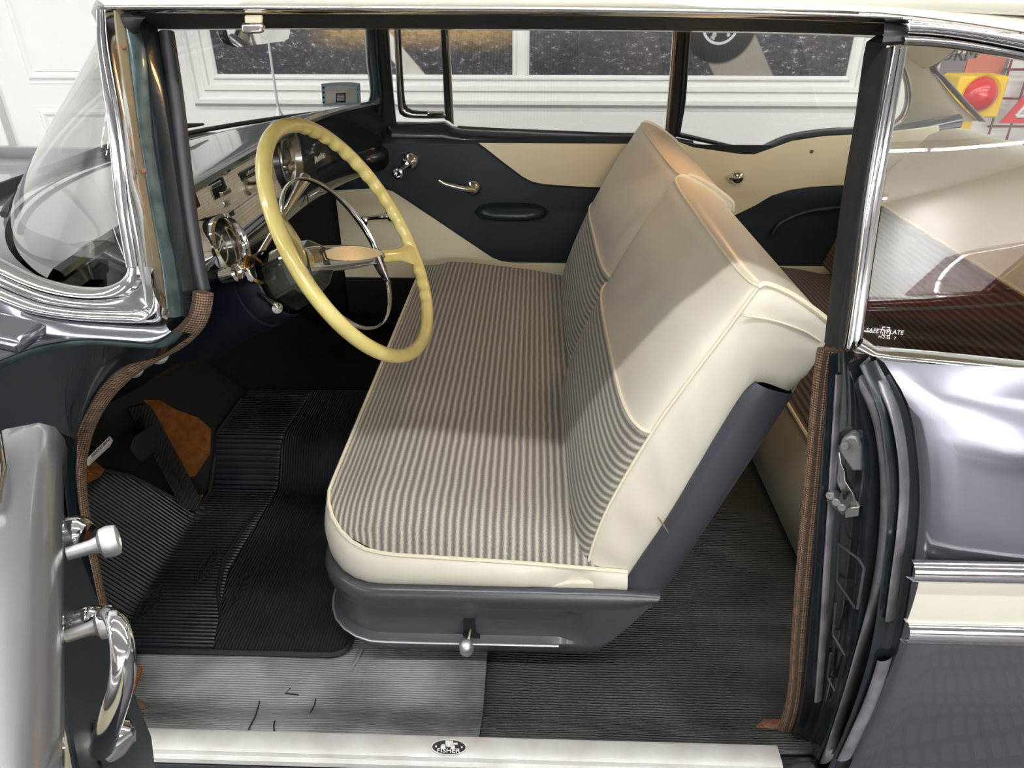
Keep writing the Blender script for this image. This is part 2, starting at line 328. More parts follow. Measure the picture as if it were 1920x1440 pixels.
def poster_mat(name, stripe, gold, disc=None, patch=None):
    """printed road scene: speckled asphalt, a painted lane stripe, golden light on the road, wheel rim"""
    m = bpy.data.materials.new(name); m.use_nodes = True; nt = m.node_tree; b = nt.nodes['Principled BSDF']; L = nt.links.new
    b.inputs['Roughness'].default_value = .25
    tc = nd(nt, 'ShaderNodeTexCoord'); sp = nd(nt, 'ShaderNodeSeparateXYZ'); L(tc.outputs['Object'], sp.inputs[0])
    mp = nd(nt, 'ShaderNodeMapping'); mp.inputs['Scale'].default_value = (34, 1, 62); L(tc.outputs['Object'], mp.inputs[0])
    n = nd(nt, 'ShaderNodeTexNoise', i_Scale=1.0, i_Detail=8.0, i_Roughness=.75); L(mp.outputs[0], n.inputs['Vector'])
    rp = nd(nt, 'ShaderNodeValToRGB'); e = rp.color_ramp.elements; e[0].position = .40; e[1].position = .66; e[0].color = srgb(56, 55, 62); e[1].color = srgb(206, 200, 202)
    k = rp.color_ramp.elements.new(.58); k.color = srgb(82, 80, 88)
    L(n.outputs['Fac'], rp.inputs['Fac'])
    def rng(out, a, b_, lo=0., hi=1.):
        r = nd(nt, 'ShaderNodeMapRange', interpolation_type='SMOOTHSTEP'); r.inputs['From Min'].default_value = a; r.inputs['From Max'].default_value = b_; r.inputs['To Min'].default_value = lo; r.inputs['To Max'].default_value = hi
        L(out, r.inputs['Value']); return r.outputs[0]
    def mul(a, b_):
        r = nd(nt, 'ShaderNodeMath', operation='MULTIPLY'); L(a, r.inputs[0]); L(b_, r.inputs[1]); return r.outputs[0]
    def mix(fac, base, colr, blend='MIX'):
        x = nd(nt, 'ShaderNodeMix', data_type='RGBA', blend_type=blend); L(fac, x.inputs['Factor']); L(base, x.inputs['A'])
        if isinstance(colr, tuple): x.inputs['B'].default_value = colr
        else: L(colr, x.inputs['B'])
        return x.outputs['Result']
    c = rp.outputs[0]
    n2 = nd(nt, 'ShaderNodeTexNoise', i_Scale=1.6, i_Detail=1.0); L(tc.outputs['Object'], n2.inputs['Vector'])
    c = mix(rng(n2.outputs['Fac'], .45, .65, 0, .5), c, srgb(40, 40, 48))
    if gold:
        g = mul(rng(sp.outputs[2], gold[0], gold[0]+.16), mul(rng(sp.outputs[0], gold[1], gold[1]+.35), rng(sp.outputs[0], gold[2]+.5, gold[2])))
        c = mix(mul(g, rng(n.outputs['Fac'], .3, .6, .35, 1)), c, srgb(186, 152, 96))
    # stripe: line x = x0 + k*(z-z0) .. wide
    x0, z0, k_, w0, w1, colr = stripe
    ln = nd(nt, 'ShaderNodeMath', operation='MULTIPLY_ADD'); ln.inputs[1].default_value = -k_; L(sp.outputs[2], ln.inputs[0]); L(sp.outputs[0], ln.inputs[2])
    v = x0-k_*z0
    s = mul(rng(ln.outputs[0], v+w0-.006, v+w0+.006), rng(ln.outputs[0], v+w1+.006, v+w1-.006))
    c = mix(mul(s, rng(n.outputs['Fac'], .74, .55, .35, .95)), c, colr)
    if disc:
        dx, dz, r0 = disc
        cm = nd(nt, 'ShaderNodeCombineXYZ'); cm.inputs[0].default_value = dx; cm.inputs[2].default_value = dz
        fl = nd(nt, 'ShaderNodeCombineXYZ'); L(sp.outputs[0], fl.inputs[0]); L(sp.outputs[2], fl.inputs[2])
        ds = nd(nt, 'ShaderNodeVectorMath', operation='DISTANCE'); L(fl.outputs[0], ds.inputs[0]); L(cm.outputs[0], ds.inputs[1]); d = ds.outputs['Value']
        c = mix(rng(d, r0*2.1, r0*1.9), c, srgb(34, 34, 38))
        c = mix(mul(rng(d, r0*1.04, r0*1.0), rng(d, r0*.86, r0*.9)), c, srgb(206, 204, 206))
        n3 = nd(nt, 'ShaderNodeTexVoronoi', i_Scale=26.0); L(tc.outputs['Object'], n3.inputs['Vector'])
        c = mix(mul(rng(d, r0*.85, r0*.8), rng(n3.outputs['Distance'], .35, .3)), c, srgb(170, 168, 170))
    L(c, b.inputs['Base Color'])
    return m
M['poster_a'] = poster_mat('road_print', (-.57, .98, -.87, -.11, .0, srgb(206, 202, 194)), (1.06, -1.25, -.3))
M['poster_b'] = poster_mat('road_wheel_print', (1.22, .98, -.65, -.3, -.0, srgb(150, 142, 132)), None, disc=(.92, 1.215, .09))
# ================================================================== the showroom
WY = 2.5
def slab(name, c, sz, m, **k):
    o = MB().box(c, sz).build(name, m, smooth=False, **k); o['kind'] = 'structure'; return o
slab('wall_back', (-2.0, WY+.05, CEIL/2), (22.0, .1, CEIL), M['white'])
slab('wall_front', (-2.0, -20.05, CEIL/2), (22.0, .1, CEIL), M['white'])
slab('wall_left', (-13.05, -8.75, CEIL/2), (.1, 22.6, CEIL), M['white'])
slab('wall_right', (9.05, -8.75, CEIL/2), (.1, 22.6, CEIL), M['white'])
slab('ceiling', (-2.0, -8.75, CEIL+.05), (22.2, 22.7, .1), M['ceiling'])
flo = slab('floor', (-2.0, -8.75, -.06), (22.2, 22.7, .1), M['floor'])
# raised-rib floor tiles in front of the car, each tile a piece of its own
tb = MB(); T = .30
tb.box((0, 0, -.006), (T-.004, T-.004, .008))
for i in range(8):
    for j in range(4):
        x = -T/2+.02+i*.0371; y = -T/2+.04+j*.0735
        tb.box((x+(.0 if j % 2 else .008), y, .0), (.024, .05, .005))
tile = tb.build('floor_tile', M['tile'], flo, smooth=False); tile.location = (-.75, -2.7, 0)
tile.data.materials.append(M['tile_rib'])
for q in list(tile.data.polygons)[6:]: q.material_index = 1
for i in range(14):
    for j in range(6):
        if i == 0 and j == 0: continue
        c = tile.copy(); col.objects.link(c); c.parent = flo; c.location = (-.75+i*T, -2.7+j*T, 0)
# two framed road prints behind one stepped white moulding
PZ0, PZ1 = .981, 2.05
def frame_sweep(mb, x0, x1, z0, z1, prof, y):
    rows = []
    for sx, sz, x, z in ((-1, -1, x0, z0), (1, -1, x1, z0), (1, 1, x1, z1), (-1, 1, x0, z1)):
        rows.append([V((x+sx*u, y-d, z+sz*u)) for u, d in prof])
    mb.grid(rows, cv=True)
wf = empty('picture_frame', (-.03, WY, PZ0))
tag(wf, 'wide stepped white moulding frame on the white wall holding two road prints', 'picture frame')
wf.location = (0, 0, 0)
mb = MB(); frame_sweep(mb, -1.66, 1.585, PZ0, PZ1, [(0, 0), (0, .022), (.012, .03), (.02, .03), (.026, .016), (.05, .02), (.055, .034), (.075, .036), (.084, .022), (.115, .026), (.122, .04), (.142, .036), (.155, .012), (.158, 0)], WY)
mb.build('outer_moulding', M['white'], wf, ang=20)
mb = MB().grid([[V((x, WY-d, z)) for x, d in ((-.118, 0), (-.118, .024), (-.106, .03), (-.092, .02), (-.058, .02), (-.044, .03), (-.032, .024), (-.032, 0))] for z in (PZ0, PZ1)])
mb.build('mullion', M['white'], wf, ang=20)
MB().box(((-1.66-.118)/2, WY-.006, (PZ0+PZ1)/2), (1.542, .012, PZ1-PZ0)).build('road_print', M['poster_a'], wf, smooth=False)
tag(MB().box(((1.585-.032)/2, WY-.006, (PZ0+PZ1)/2), (1.617, .012, PZ1-PZ0)).build('road_print', M['poster_b'], wf, smooth=False), 'road print with a parked car wheel')
# white panelled door on the left of the wall
dx0 = at(36, 75, Y=WY).x
pz = at(60, 155, Y=WY).z; pz2 = at(66, 196, Y=WY).z
dr = MB().box((dx0+.28, WY-.02, 1.05), (.86, .04, 2.1)).build('door_1', M['white'], bevel=.004, smooth=False); dr['kind'] = 'structure'
for z0, z1 in ((pz, 1.95), (.18, pz2)):
    mb = MB(); frame_sweep(mb, dx0+.03, dx0+.53, z0+.03, z1-.03, [(-.03, .002), (-.012, .012), (0, .012), (.014, .004), (.03, .004), (.03, 0)], WY-.04)
    mb.box((dx0+.28, WY-.044, (z0+z1)/2), (.44, .008, z1-z0-.12)); mb.build('door_panel', M['white'], dr, ang=25)
x1 = dx0-.15-.05
tr = MB().box((x1-.04, WY-.03, 1.09), (.09, .06, 2.18)).build('trim_1', M['white'], bevel=.006); tr['kind'] = 'structure'
# things seen through the rear window: tin sign, yellow signal box, red wire rack
RX = 2.75
sg = empty('tin_sign'); tag(sg, 'pale tin sign with grey lettering and a red truck above the yellow box', 'sign')
def wy(px, py): return at(px, py, Y=WY)
a, b_ = wy(1770, 80), wy(1879, 140)
MB().box(((a.x+b_.x)/2, WY-.012, (a.z+b_.z)/2+.12), (b_.x-a.x, .02, a.z-b_.z+.24)).build('sign_plate', M['sticker_pale'], sg, smooth=False)
MB().box(((a.x+b_.x)/2, WY-.024, b_.z+.05), (b_.x-a.x, .004, .10)).build('road_band', mat('sign_grey', srgb(120, 112, 122), .5), sg, smooth=False)
k = wy(1840, 120); tr_ = M['tr'] = mat('sign_red', srgb(196, 112, 92), .5)
MB().prism([V((k.x+x, WY-.028, k.z+z)) for x, z in ((-.09, -.06), (.09, -.06), (.10, .03), (.05, .035), (.035, .065), (-.03, .065), (-.05, .03), (-.09, .025))], (0, -.004, 0)).build('red_truck', tr_, sg, smooth=False)
k = wy(1812, 96); text('lettering', 'NORMAN', .085, (k.x-.02, WY-.03, k.z-.015), (1, 0, 0), (0, 0, 1), M['letter_dark'], sg)
yb = empty('signal_box'); tag(yb, 'yellow metal box with a large red lens standing by the wall', 'signal light')
BY = WY-.30
k = at(1838, 178, Y=BY)
p0, p1 = at(1803, 142, Y=BY), at(1872, 222, Y=BY)
MB().box((k.x, BY+.08, (p0.z+p1.z)/2), (p1.x-p0.x, .16, p0.z-p1.z)).build('box_body', M['yellow'], yb, bevel=.012)
mb = MB().lathe([(0, -.06), (.035, -.054), (.062, -.036), (.08, 0), (.082, .02)], (k.x, BY, k.z), (0, 1, 0), 28); mb.build('red_lens', M['red'], yb)
mb = MB().lathe([(.082, .0), (.09, -.006), (.09, .012)], (k.x, BY-.002, k.z), (0, 1, 0), 28); mb.build('lens_rim', M['yellow'], yb)
MB().box((k.x, BY+.08, p1.z/2), (.06, .06, p1.z)).build('stand_post', M['yellow'], yb, smooth=False)
rk = empty('wire_rack'); tag(rk, 'dark red wire grid rack hanging on the wall beside the yellow box', 'rack')
p0, p1 = wy(1880, 110), wy(1990, 222)
for i in range(5):
    x = lerp(p0.x, p1.x, i/4)+.0; MB().tube([(x, WY-.08, p1.z-.3), (x, WY-.08, p0.z+.4)], .006, 6).build('wire_bar', M['redwire'], rk)
for i in range(9):
    z = p1.z-.3+i*.135; MB().tube([(p0.x-.01, WY-.07, z), (p1.x+.03, WY-.07, z)], .006, 6).build('wire_bar', M['redwire'], rk)
tg = empty('warning_triangle'); tag(tg, 'red reflective triangle hanging on the wire rack', 'triangle')
k = wy(1925, 190)
tri = lambda s: [V((k.x+s*x, WY-.11, k.z+s*z)) for x, z in ((-.17, -.09), (.17, -.09), (0, .2))]
A, B = tri(1), tri(.62); B = [p-V((0, 0, -.0)) for p in B]
mb = MB(); mb.grid([A+[A[0]], B+[B[0]]]); mb.build('red_border', M['red'], tg, smooth=False, solid=.015)
mb = MB()
for p, q in zip(B, B[1:]+B[:1]): mb.tube([p+V((0, -.01, 0)), q+V((0, -.01, 0))], .008, 6)
mb.build('white_edge', M['letter_white'], tg)
# ceiling tube lamps
def lamp(x, y):
    e = empty('tube_lamp', (0, 0, 0)); 
    MB().box((x, y, CEIL-.055), (1.26, .09, .11)).build('housing', M['ceiling'], e, smooth=False)
    for dy in (-.03, .03): MB().tube([(x-.6, y+dy, CEIL-.12), (x+.6, y+dy, CEIL-.12)], .013, 8).build('tube', M['tube'], e)
    tag(e, {-1.5: 'white twin tube ceiling lamp over the open car door', .25: 'white twin tube ceiling lamp over the cream car roof', -.7: 'added white twin tube fill lamp in line with the car nose', -2.4: 'added white twin tube fill lamp ahead of the car hood', -5.0: 'white twin tube ceiling lamp in the aisle between the two cars', -11.5: 'white twin tube ceiling lamp behind the maroon car'}.get(y, 'white twin tube ceiling lamp at the far end of the showroom'), 'ceiling lamp', 'tube lamps row %g' % abs(y))
for x, y in TUBES: lamp(x, y)
ng = MB().tube([V((8.93, -13+.45*cos(t*PI/16), 2.3+.55*sin(t*PI/16))) for t in range(32)], .035, 8, closed=True).build('neon_ring', M['neon'])
tag(ng, 'cyan neon ring sign glowing on the white side wall', 'neon sign')
# ================================================================== the car
car = empty('car'); tag(car, 'two-tone grey and cream vintage two-door sedan with its driver door open', 'car')
# ---------------------------------------------------------------- floor, sill
def zfloor(x, y):
    z = .335+.048*sstep(-.74, -.835, y)+.03*sstep(.60, .72, y)
    z += .10*sstep(.20, .10, abs(y))*sstep(.30, -.25, x)             # transmission tunnel
    if x < -.74: z += (-.74-x)*1.05                                   # toe board
    return z
yi, ym, yo = at(850, 1380, Z=.3945).y, at(850, 1420, Z=.392).y, at(850, 1437, Z=.383).y
def floor_grid(x0, x1, y0, y1, nx, ny, lift=0, wav=0):
    return [[V((x, y, zfloor(x, y)+lift+(wav*sin(x*17)*sin(y*23+1) if wav else 0))) for x in [lerp(x0, x1, i/nx) for i in range(nx+1)]] for y in [lerp(y0, y1, j/ny) for j in range(ny+1)]]
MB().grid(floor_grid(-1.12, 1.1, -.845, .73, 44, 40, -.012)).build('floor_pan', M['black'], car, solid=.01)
MB().grid(floor_grid(-.075, .75, yi-.004, .70, 20, 60, .0, .0015)).build('rear_floor_rubber', M['floor_rubber'], car, solid=.006)
tag(MB().grid(floor_grid(-.70, -.07, yi-.004, -.30, 20, 30, .004, .0025)).build('front_floor_rubber', M['floor_worn'], car, solid=.006), 'worn grey cracked rubber flooring')
# sill: painted rocker + aluminium scuff plate
sl, sr = -.66, .47
def sill_row(x): return [V((x, y, z)) for y, z in ((yi+.01, .34), (yi-.002, .372), (yi-.006, .376), (-.866, .372), (-.885, .36), (-.90, .34), (-.91, .30), (-.90, .24), (-.86, .20), (-.78, .2))]
MB().grid([sill_row(x) for x in (-.86, -.7, 0, .5, .62)]).build('rocker_panel', M['dark_paint'], car)
yi, ym, yo = at(850, 1380, Z=.3945).y, at(850, 1420, Z=.392).y, at(850, 1437, Z=.383).y
def prow(x): return [V((x, y, z)) for y, z in ((yi+.002, .380), (yi, .3935), (yi-.004, .3945), (ym+.006, .3935), (ym, .391), (ym-.002, .384), (yo, .382), (yo-.001, .374))]
xa, xb = at(250, 1390, Z=.39).x, at(1468, 1415, Z=.39).x
scuff = mat('scuffed_aluminium', srgb(196, 196, 194), .5, .35, noise=(18, .5), c2=srgb(160, 156, 150), rn=(40, .4, .65))
sp_ = MB().grid([prow(xa+.006)]+[prow(lerp(xa, xb, t)) for t in (.012, .3, .6, .988)]+[prow(xb-.006)]).build('scuff_plate', scuff, car, ang=25)
tag(sp_, 'scuffed aluminium door sill plate')
def zpl(y): return interp(((-.838, .386), (-.800, .3945)), y)
for x_, y_ in ((308, 1393), (661, 1407), (1022, 1415), (1440, 1425)):
    p = at(x_, y_, Z=.3885); MB().lathe([(0, .0028), (.003, .0026), (.0048, .001), (.005, -.001)], (p.x, p.y, p.z), (0, -.2, 1), 10).build('screw', M['old_chrome'], sp_)
# oval builder's plate
pc = at(842, 1402, Z=.3950); nrm = V((0, -.22, .975)).normalized(); yd = V((0, .975, .22)).normalized()
def oval(rx, ry, h): return [pc+V((rx*cos(t*PI/18), 0, 0))+yd*(ry*sin(t*PI/18))+nrm*h for t in range(36)]
MB().prism(oval(.0265, .0115, .0), nrm*.0022).build('oval_plate_rim', M['alu'], sp_)
op = MB().prism(oval(.0245, .0098, .002), nrm*.0012).build('oval_plate', M['plate_black'], sp_)
text('plate_lettering', 'FISHER', .0085, pc+nrm*.0036-yd*.0056, (1, 0, 0), yd, M['letter_white'], sp_, .0003, sx=1.35)
mb = MB()
for dx, dy, r in ((-.0085, .0002, .0036), (.006, -.0002, .0030), (-.019, 0, .0014), (.019, 0, .0014)): mb.lathe([(r, 0), (r, .0014), (r*.7, .0016), (0, .0016)], pc+V((dx, 0, 0))+yd*dy+nrm*.0025, nrm, 14)
mb.prism([pc+V((x*.0055, 0, 0))+yd*(y*.0055+.0035)+nrm*.003 for x, y in ((-1, .9), (1, .9), (1.0, 0), (.55, -.7), (-.55, -.7), (-1, 0))], nrm*.0012)
mb.prism([pc+V((x, 0, 0))+yd*y+nrm*.003 for x, y in ((.006, .0055), (.012, .006), (.0125, .003), (.006, .003))], nrm*.001)
mb.build('carriage_emblem', M['alu'], sp_)
# corner pieces at both ends of the sill
MB().ribbon([at(280, 1345, Z=.36), at(262, 1375, Z=.375), at(240, 1400, Z=.37)], [at(225, 1310, Z=.42), at(205, 1350, Z=.42), at(195, 1420, Z=.37)], .004, V((0, -.5, .8))).build('sill_corner', M['garnish'], car, solid=.004)
tag(MB().grid([[at(x, y, Z=.352+.002*k) for k, x in enumerate((1410+d, 1440+d*.6, 1470+d*.3, 1490))] for y, d in ((1350, 22), (1365, 6), (1380, 0), (1396, 4))]).build('torn_patch', M['rust'], car, solid=.004), 'torn patch of brown backing at the flooring corner')
# ---------------------------------------------------------------- roof
def roofrow(x, n=24, inset=0):
    zc = 1.445-.03*max(0, (-x-.3)/.35)**2-.10*max(0, (x-.55)/1.0)**2
    ze = interp(((-.6, 1.352), (.4, 1.350), (.8, 1.335), (1.3, 1.28), (1.8, 1.15)), x)
    hw = interp(((-.62, .655), (-.3, .668), (.5, .665), (1.0, .65), (1.5, .60)), x)-inset
    if x < -.445: hw = min(hw, .668*math.sqrt(max(.0, 1-min(.98, (-.445-x)/.168)**(2/1.45)))-inset*.6)
    return [V((x, hw*sin(PI/2*(2*j/n-1)), ze+(zc-ze)*cos(PI/2*(2*j/n-1))**.75-inset*.55*cos(PI/2*(2*j/n-1))**.5+(.012 if inset else 0))) for j in range(n+1)]
MB().grid([roofrow(x) for x in (-.612, -.605, -.59, -.57, -.54, -.51, -.48, -.46, -.445, -.4, -.2, 0, .2, .4, .6, .8, 1.0, 1.12)]).build('roof', M['cream_paint'], car, solid=.004)
MB().grid([roofrow(x, 24, .045) for x in (-.60, -.58, -.55, -.52, -.49, -.46, -.445, -.3, 0, .2, .4, .6, .8, 1.0, 1.10)]).build('headliner', M['headliner'], car)
def sline(pxs, off=0): return [side(x, y, off) for x, y in pxs]
def strip(name, A, B, m, off=(0, 0), bulge=.004, n=8, back=.006, parent=car, smooth=5, out=V((0, -1, .15)), **k):
    A = crs(sline(A, off[0]), smooth); B = crs(sline(B, off[1]), smooth); N = max(len(A), len(B))
    return MB().ribbon(resample(A, N), resample(B, N), bulge, out, n, back).build(name, m, parent, **k)
# cream roof edge above the drip rail, chrome drip rail, black rubber gap, inner header
strip('roof_edge', [(205, -45), (600, -48), (1200, -40), (1700, -16), (1990, 10), (2500, 80)], [(196, 10), (600, 8), (1200, 12), (1500, 18), (1700, 28), (1990, 72), (2500, 176)], M['cream_paint'], (.10, .0), .02)
strip('drip_rail', [(206, 11), (600, 11), (1100, 14), (1450, 21), (1702, 31)], [(206, 24), (600, 26), (1100, 29), (1450, 35), (1702, 44)], M['chrome'], (-.012, -.006), .011)
strip('rear_drip_rail', [(1694, 36), (1760, 42), (1840, 52), (1990, 78), (2500, 182)], [(1696, 66), (1760, 70), (1840, 82), (1990, 112), (2500, 216)], M['chrome'], (-.02, -.012), .012)
strip('quarter_upper_trim', [(1690, 68), (1760, 72), (1840, 84), (1990, 114), (2500, 218)], [(1690, 84), (1760, 88), (1840, 99), (1990, 128), (2500, 236)], M['chrome'], (-.01, -.004), .008)
strip('header_gasket', [(212, 23), (600, 26), (1100, 29), (1450, 34), (1680, 42)], [(262, 54), (600, 52), (1100, 55), (1450, 59), (1655, 66)], M['rubber'], (.0, .045), .003)
strip('header_inner', [(262, 51), (600, 50), (1100, 53), (1450, 57), (1655, 64)], [(300, 56), (600, 54), (1100, 57), (1450, 62), (1640, 70)], M['garnish'], (.045, .10), .002)
strip('rail_corner', [(1655, 40), (1675, 43), (1700, 46)], [(1650, 86), (1672, 84), (1697, 82)], M['gasket'], (-.004, -.006), .006)
# ---------------------------------------------------------------- windshield
def W(s, t):
    th = s*PI/2; c = cos(th)**1.45 if abs(s) < 1 else 0
    b = V((-.44-.52*c, .745*sin(th), 1.052+.012*(1-c))); tp = V((-.445-.165*c, .665*sin(th), 1.335+.02*c))
    p = b.lerp(tp, t); p += V((-.012*sin(PI*t), .012*sin(PI*t)*sin(th), 0)); return p
ws = MB().grid([[W(lerp(-1, 1, i/48), j/10) for i in range(49)] for j in range(11)]).build('windshield', M['glass'], car)
MB().tube([W(lerp(-.35, 1, i/40), -.01) for i in range(41)], .006, 8).build('windshield_gasket', M['rubber'], car)
MB().tube([W(lerp(-.95, .97, i/40), 1.0)+V((.004, 0, .004)) for i in range(41)], .016, 8).build('windshield_header', M['garnish'], car)
# A-pillar on the driver's side: chrome, tan strip, teal paint edge, dark jamb, rubber
YS = (20, 100, 240, 340, 400, 500, 592)
E = [(183, 186, 204, 213, 221, 238, 262), (201, 205, 229, 240, 246, 262, 280), (213, 222, 247, 259, 272, 288, 302), (234, 244, 262, 277, 287, 305, 315), (252, 275, 286, 301, 311, 331, 342), (283, 300, 322, 336, 345, 362, 374), (303, 322, 339, 350, 362, 380, 392)]
OF = (-.035, -.03, -.02, -.006, .012, .035, .05)
def edge(i, lim=7): return [(E[i][k], YS[k]) for k in range(lim)]
def astrip(name, i, m, bulge, o=None, lim=7, **k): return strip(name, edge(i, lim), edge(i+1, lim), m, (OF[i], OF[i+1]), bulge, **k)
astrip('windshield_trim', 0, M['chrome'], .007, lim=6)
astrip('pillar_trim', 1, M['chrome'], .009)
tn = astrip('pillar_strip', 2, M['tan_paint'], .002)
for x, y in ((231, 88), (269, 321), (305, 555)):
    p = side(x, y, -.0155); MB().lathe([(0, .0012), (.002, .001), (.0032, -.001)], p, (0, -1, .1), 10).build('screw', M['rust'], tn)
astrip('pillar_edge', 3, M['teal'], .008)
astrip('pillar_jamb', 4, M['jamb'], .006)
# upper corner putty and the rubber weatherstrip
MB().tube(crs(sline([(312, 60), (330, 180), (344, 300), (356, 400), (372, 500), (381, 545)], .045), 5), [.0085]*26, 10).build('weatherstrip', M['gasket'], car)
strip('pillar_corner', [(212, 24), (230, 26), (275, 32)], [(222, 110), (245, 92), (262, 64)], M['rubber'], (-.012, .01), .006)
# windshield lower trims
gl = [(238, 498), (234, 516), (215, 531), (185, 540), (140, 539), (90, 528), (45, 511), (-10, 484), (-60, 455)]
g2 = [(262, 498), (262, 530), (236, 553), (190, 560), (140, 558), (90, 549), (45, 533), (-10, 508), (-60, 480)]
g3 = [(288, 502), (300, 575), (262, 578), (200, 577), (145, 574), (90, 566), (45, 552), (-10, 528), (-60, 500)]
g4 = [(312, 580), (306, 606), (262, 606), (200, 604), (145, 600), (90, 592), (45, 580), (-10, 556), (-60, 528)]
zof = lambda a, b: (a, b)
strip('glass_bezel', gl, g2, M['chrome'], (-.02, -.034), .006)
strip('trim_plate', g2, g3, M['chrome'], (-.030, -.036), .002)
strip('belt_trim', g3, g4, M['chrome'], (-.036, -.04), .014)
tag(strip('trim_clip', [(299, 583), (306, 583), (312, 583)], [(299, 607), (306, 604), (311, 600)], M['tan_paint'], (-.03, -.03), .003, smooth=2), 'tan end clip with a screw')
# fender ledge below, teal edge, dark jamb
f1 = [(312, 606), (300, 612), (262, 612), (200, 608), (145, 604), (90, 596), (45, 585), (-10, 560), (-60, 532)]
f2 = [(325, 622), (290, 642), (250, 641), (200, 637), (150, 636), (105, 642), (60, 652), (-10, 680), (-60, 700)]
f3 = [(345, 622), (312, 652), (262, 652), (200, 648), (150, 648), (105, 655), (60, 666), (-10, 695), (-60, 715)]
strip('fender_ledge', f1, f2, M['grey_paint'], (-.05, -.065), .004)
strip('fender_edge', f2, f3, M['teal'], (-.062, -.05), .005)
f4 = [(360, 628), (300, 668), (230, 690), (185, 730), (150, 790), (128, 835), (80, 850), (20, 850), (-60, 850)]
strip('cowl_jamb', f3, f4, M['dark_paint'], (-.045, .0), .0)
MB().box(at(8, 622, Y=-.86), (.06, .05, .016), Matrix.Rotation(.25, 3, 'Y')).build('fender_lip', M['grey_paint'], car, bevel=.006)
# hinge pillar down to the sill, with a black opening
h1 = [(100, 800), (108, 900), (120, 1000), (140, 1100), (165, 1200), (190, 1300), (205, 1400)]
h2 = [(140, 820), (138, 900), (148, 985), (170, 1085), (196, 1200), (226, 1300), (262, 1350)]
strip('hinge_pillar', h1, h2, M['jamb'], (-.05, .005), .004)
strip('hinge_pillar_flange', [(122, 840), (122, 900), (135, 1000), (157, 1100), (184, 1200), (212, 1290)], [(132, 840), (132, 900), (144, 1000), (166, 1100), (193, 1200), (222, 1290)], M['garnish'], (-.03, -.01), .005)
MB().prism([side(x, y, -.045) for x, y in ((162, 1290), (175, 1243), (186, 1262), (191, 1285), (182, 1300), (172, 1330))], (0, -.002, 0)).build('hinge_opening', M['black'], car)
# windlace cords
def cord(pxs, off, r=.0115):
    p = resample(crs(sline(pxs, off), 6), 70); return MB().tube(p, r, 14).build('windlace', M['braid'], car, ang=80)
cord([(381, 548), (378, 575), (366, 605), (335, 635), (290, 660), (245, 688), (200, 730), (165, 785), (148, 840), (143, 890), (152, 980), (172, 1080), (196, 1190), (222, 1280), (245, 1318), (281, 1342)], .025)
cord([(1552, 655), (1545, 700), (1535, 800), (1526, 900), (1516, 1000), (1507, 1100), (1499, 1200), (1493, 1290), (1480, 1350), (1462, 1392)], .02)
MB().prism([at(x, y, Z=.36) for x, y in ((246, 1298), (262, 1250), (268, 1254), (252, 1300))], (0, 0, .004)).build('underlay_scrap', M['brown_carpet'], car)
# ---------------------------------------------------------------- B-pillar and quarter
strip('pillar_gasket', [(1646, 66), (1628, 81), (1606, 230), (1585, 354), (1566, 500), (1549, 645)], [(1680, 70), (1661, 90), (1636, 230), (1614, 360), (1595, 500), (1577, 652)], M['rubber'], (.03, .0), .004)
strip('pillar_gasket_lip', [(1660, 90), (1636, 230), (1613, 360), (1594, 500), (1575, 652)], [(1668, 90), (1643, 230), (1621, 360), (1602, 500), (1583, 655)], M['rubber'], (-.006, -.006), .006)
strip('window_frame', [(1668, 88), (1643, 230), (1621, 360), (1602, 500), (1581, 648)], [(1685, 88), (1660, 230), (1638, 360), (1618, 500), (1598, 658)], M['chrome'], (-.01, -.012), .007)
strip('window_frame_lip', [(1684, 88), (1659, 230), (1637, 360), (1617, 500), (1597, 655)], [(1700, 88), (1676, 230), (1654, 360), (1634, 500), (1617, 632)], M['chrome'], (-.008, -.002), .006)
strip('window_sill_trim', [(1617, 632), (1626, 645), (1650, 652), (1780, 664), (1990, 686), (2500, 742)], [(1597, 655), (1612, 664), (1640, 668), (1780, 684), (1990, 708), (2500, 766)], M['chrome'], (-.004, -.022), .008)
strip('frame_foot', [(1596, 655), (1612, 662), (1640, 667)], [(1613, 668), (1632, 684), (1646, 685)], M['old_chrome'], (-.012, -.016), .003, smooth=3)
qc = [(1697, 84), (1840, 98), (1990, 126), (2500, 234)], [(1616, 645), (1780, 668), (1990, 690), (2500, 746)]
A = resample(sline(qc[0], -.004), 9); B = resample(sline(qc[1], .034), 9)
qg = MB().grid([[a.lerp(b, t/4) for t in range(5)] for a, b in zip(A, B)]).build('quarter_window', M['quarter_glass'], car)
gn = (B[4]-B[0]).cross(A[0]-B[0]).normalized()
if gn.y > 0: gn = -gn
def ongl(px, py): return onpl(px, py, A[0], gn)+gn*.003
gx = ongl(1700, 625)-ongl(1640, 620); gy = ongl(1660, 600)-ongl(1660, 625)
text('glass_lettering', 'SAFETY', .0072, ongl(1641, 619.5), gx, gy, M['letter_white'], qg, .0001)
text('glass_lettering', 'PLATE', .0072, ongl(1676, 622), gx, gy, M['letter_white'], qg, .0001)
text('glass_lettering', 'M-2-56   7', .0048, ongl(1661, 632), gx, gy, M['letter_white'], qg, .0001)
mb = MB(); cpt = ongl(1659, 620); ux, uy = gx.normalized()*.0042, gy.normalized()*.0048
for a, b_ in (((-1, -1), (-.2, -1)), ((.2, -1), (1, -1)), ((-1, 1), (-.2, 1)), ((.2, 1), (1, 1)), ((-1, -1), (-1, -.3)), ((-1, .3), (-1, 1)), ((1, -1), (1, -.3)), ((1, .3), (1, 1))): mb.tube([cpt+ux*a[0]+uy*a[1], cpt+ux*b_[0]+uy*b_[1]], .0005, 5)
mb.build('glass_emblem', M['letter_white'], qg)
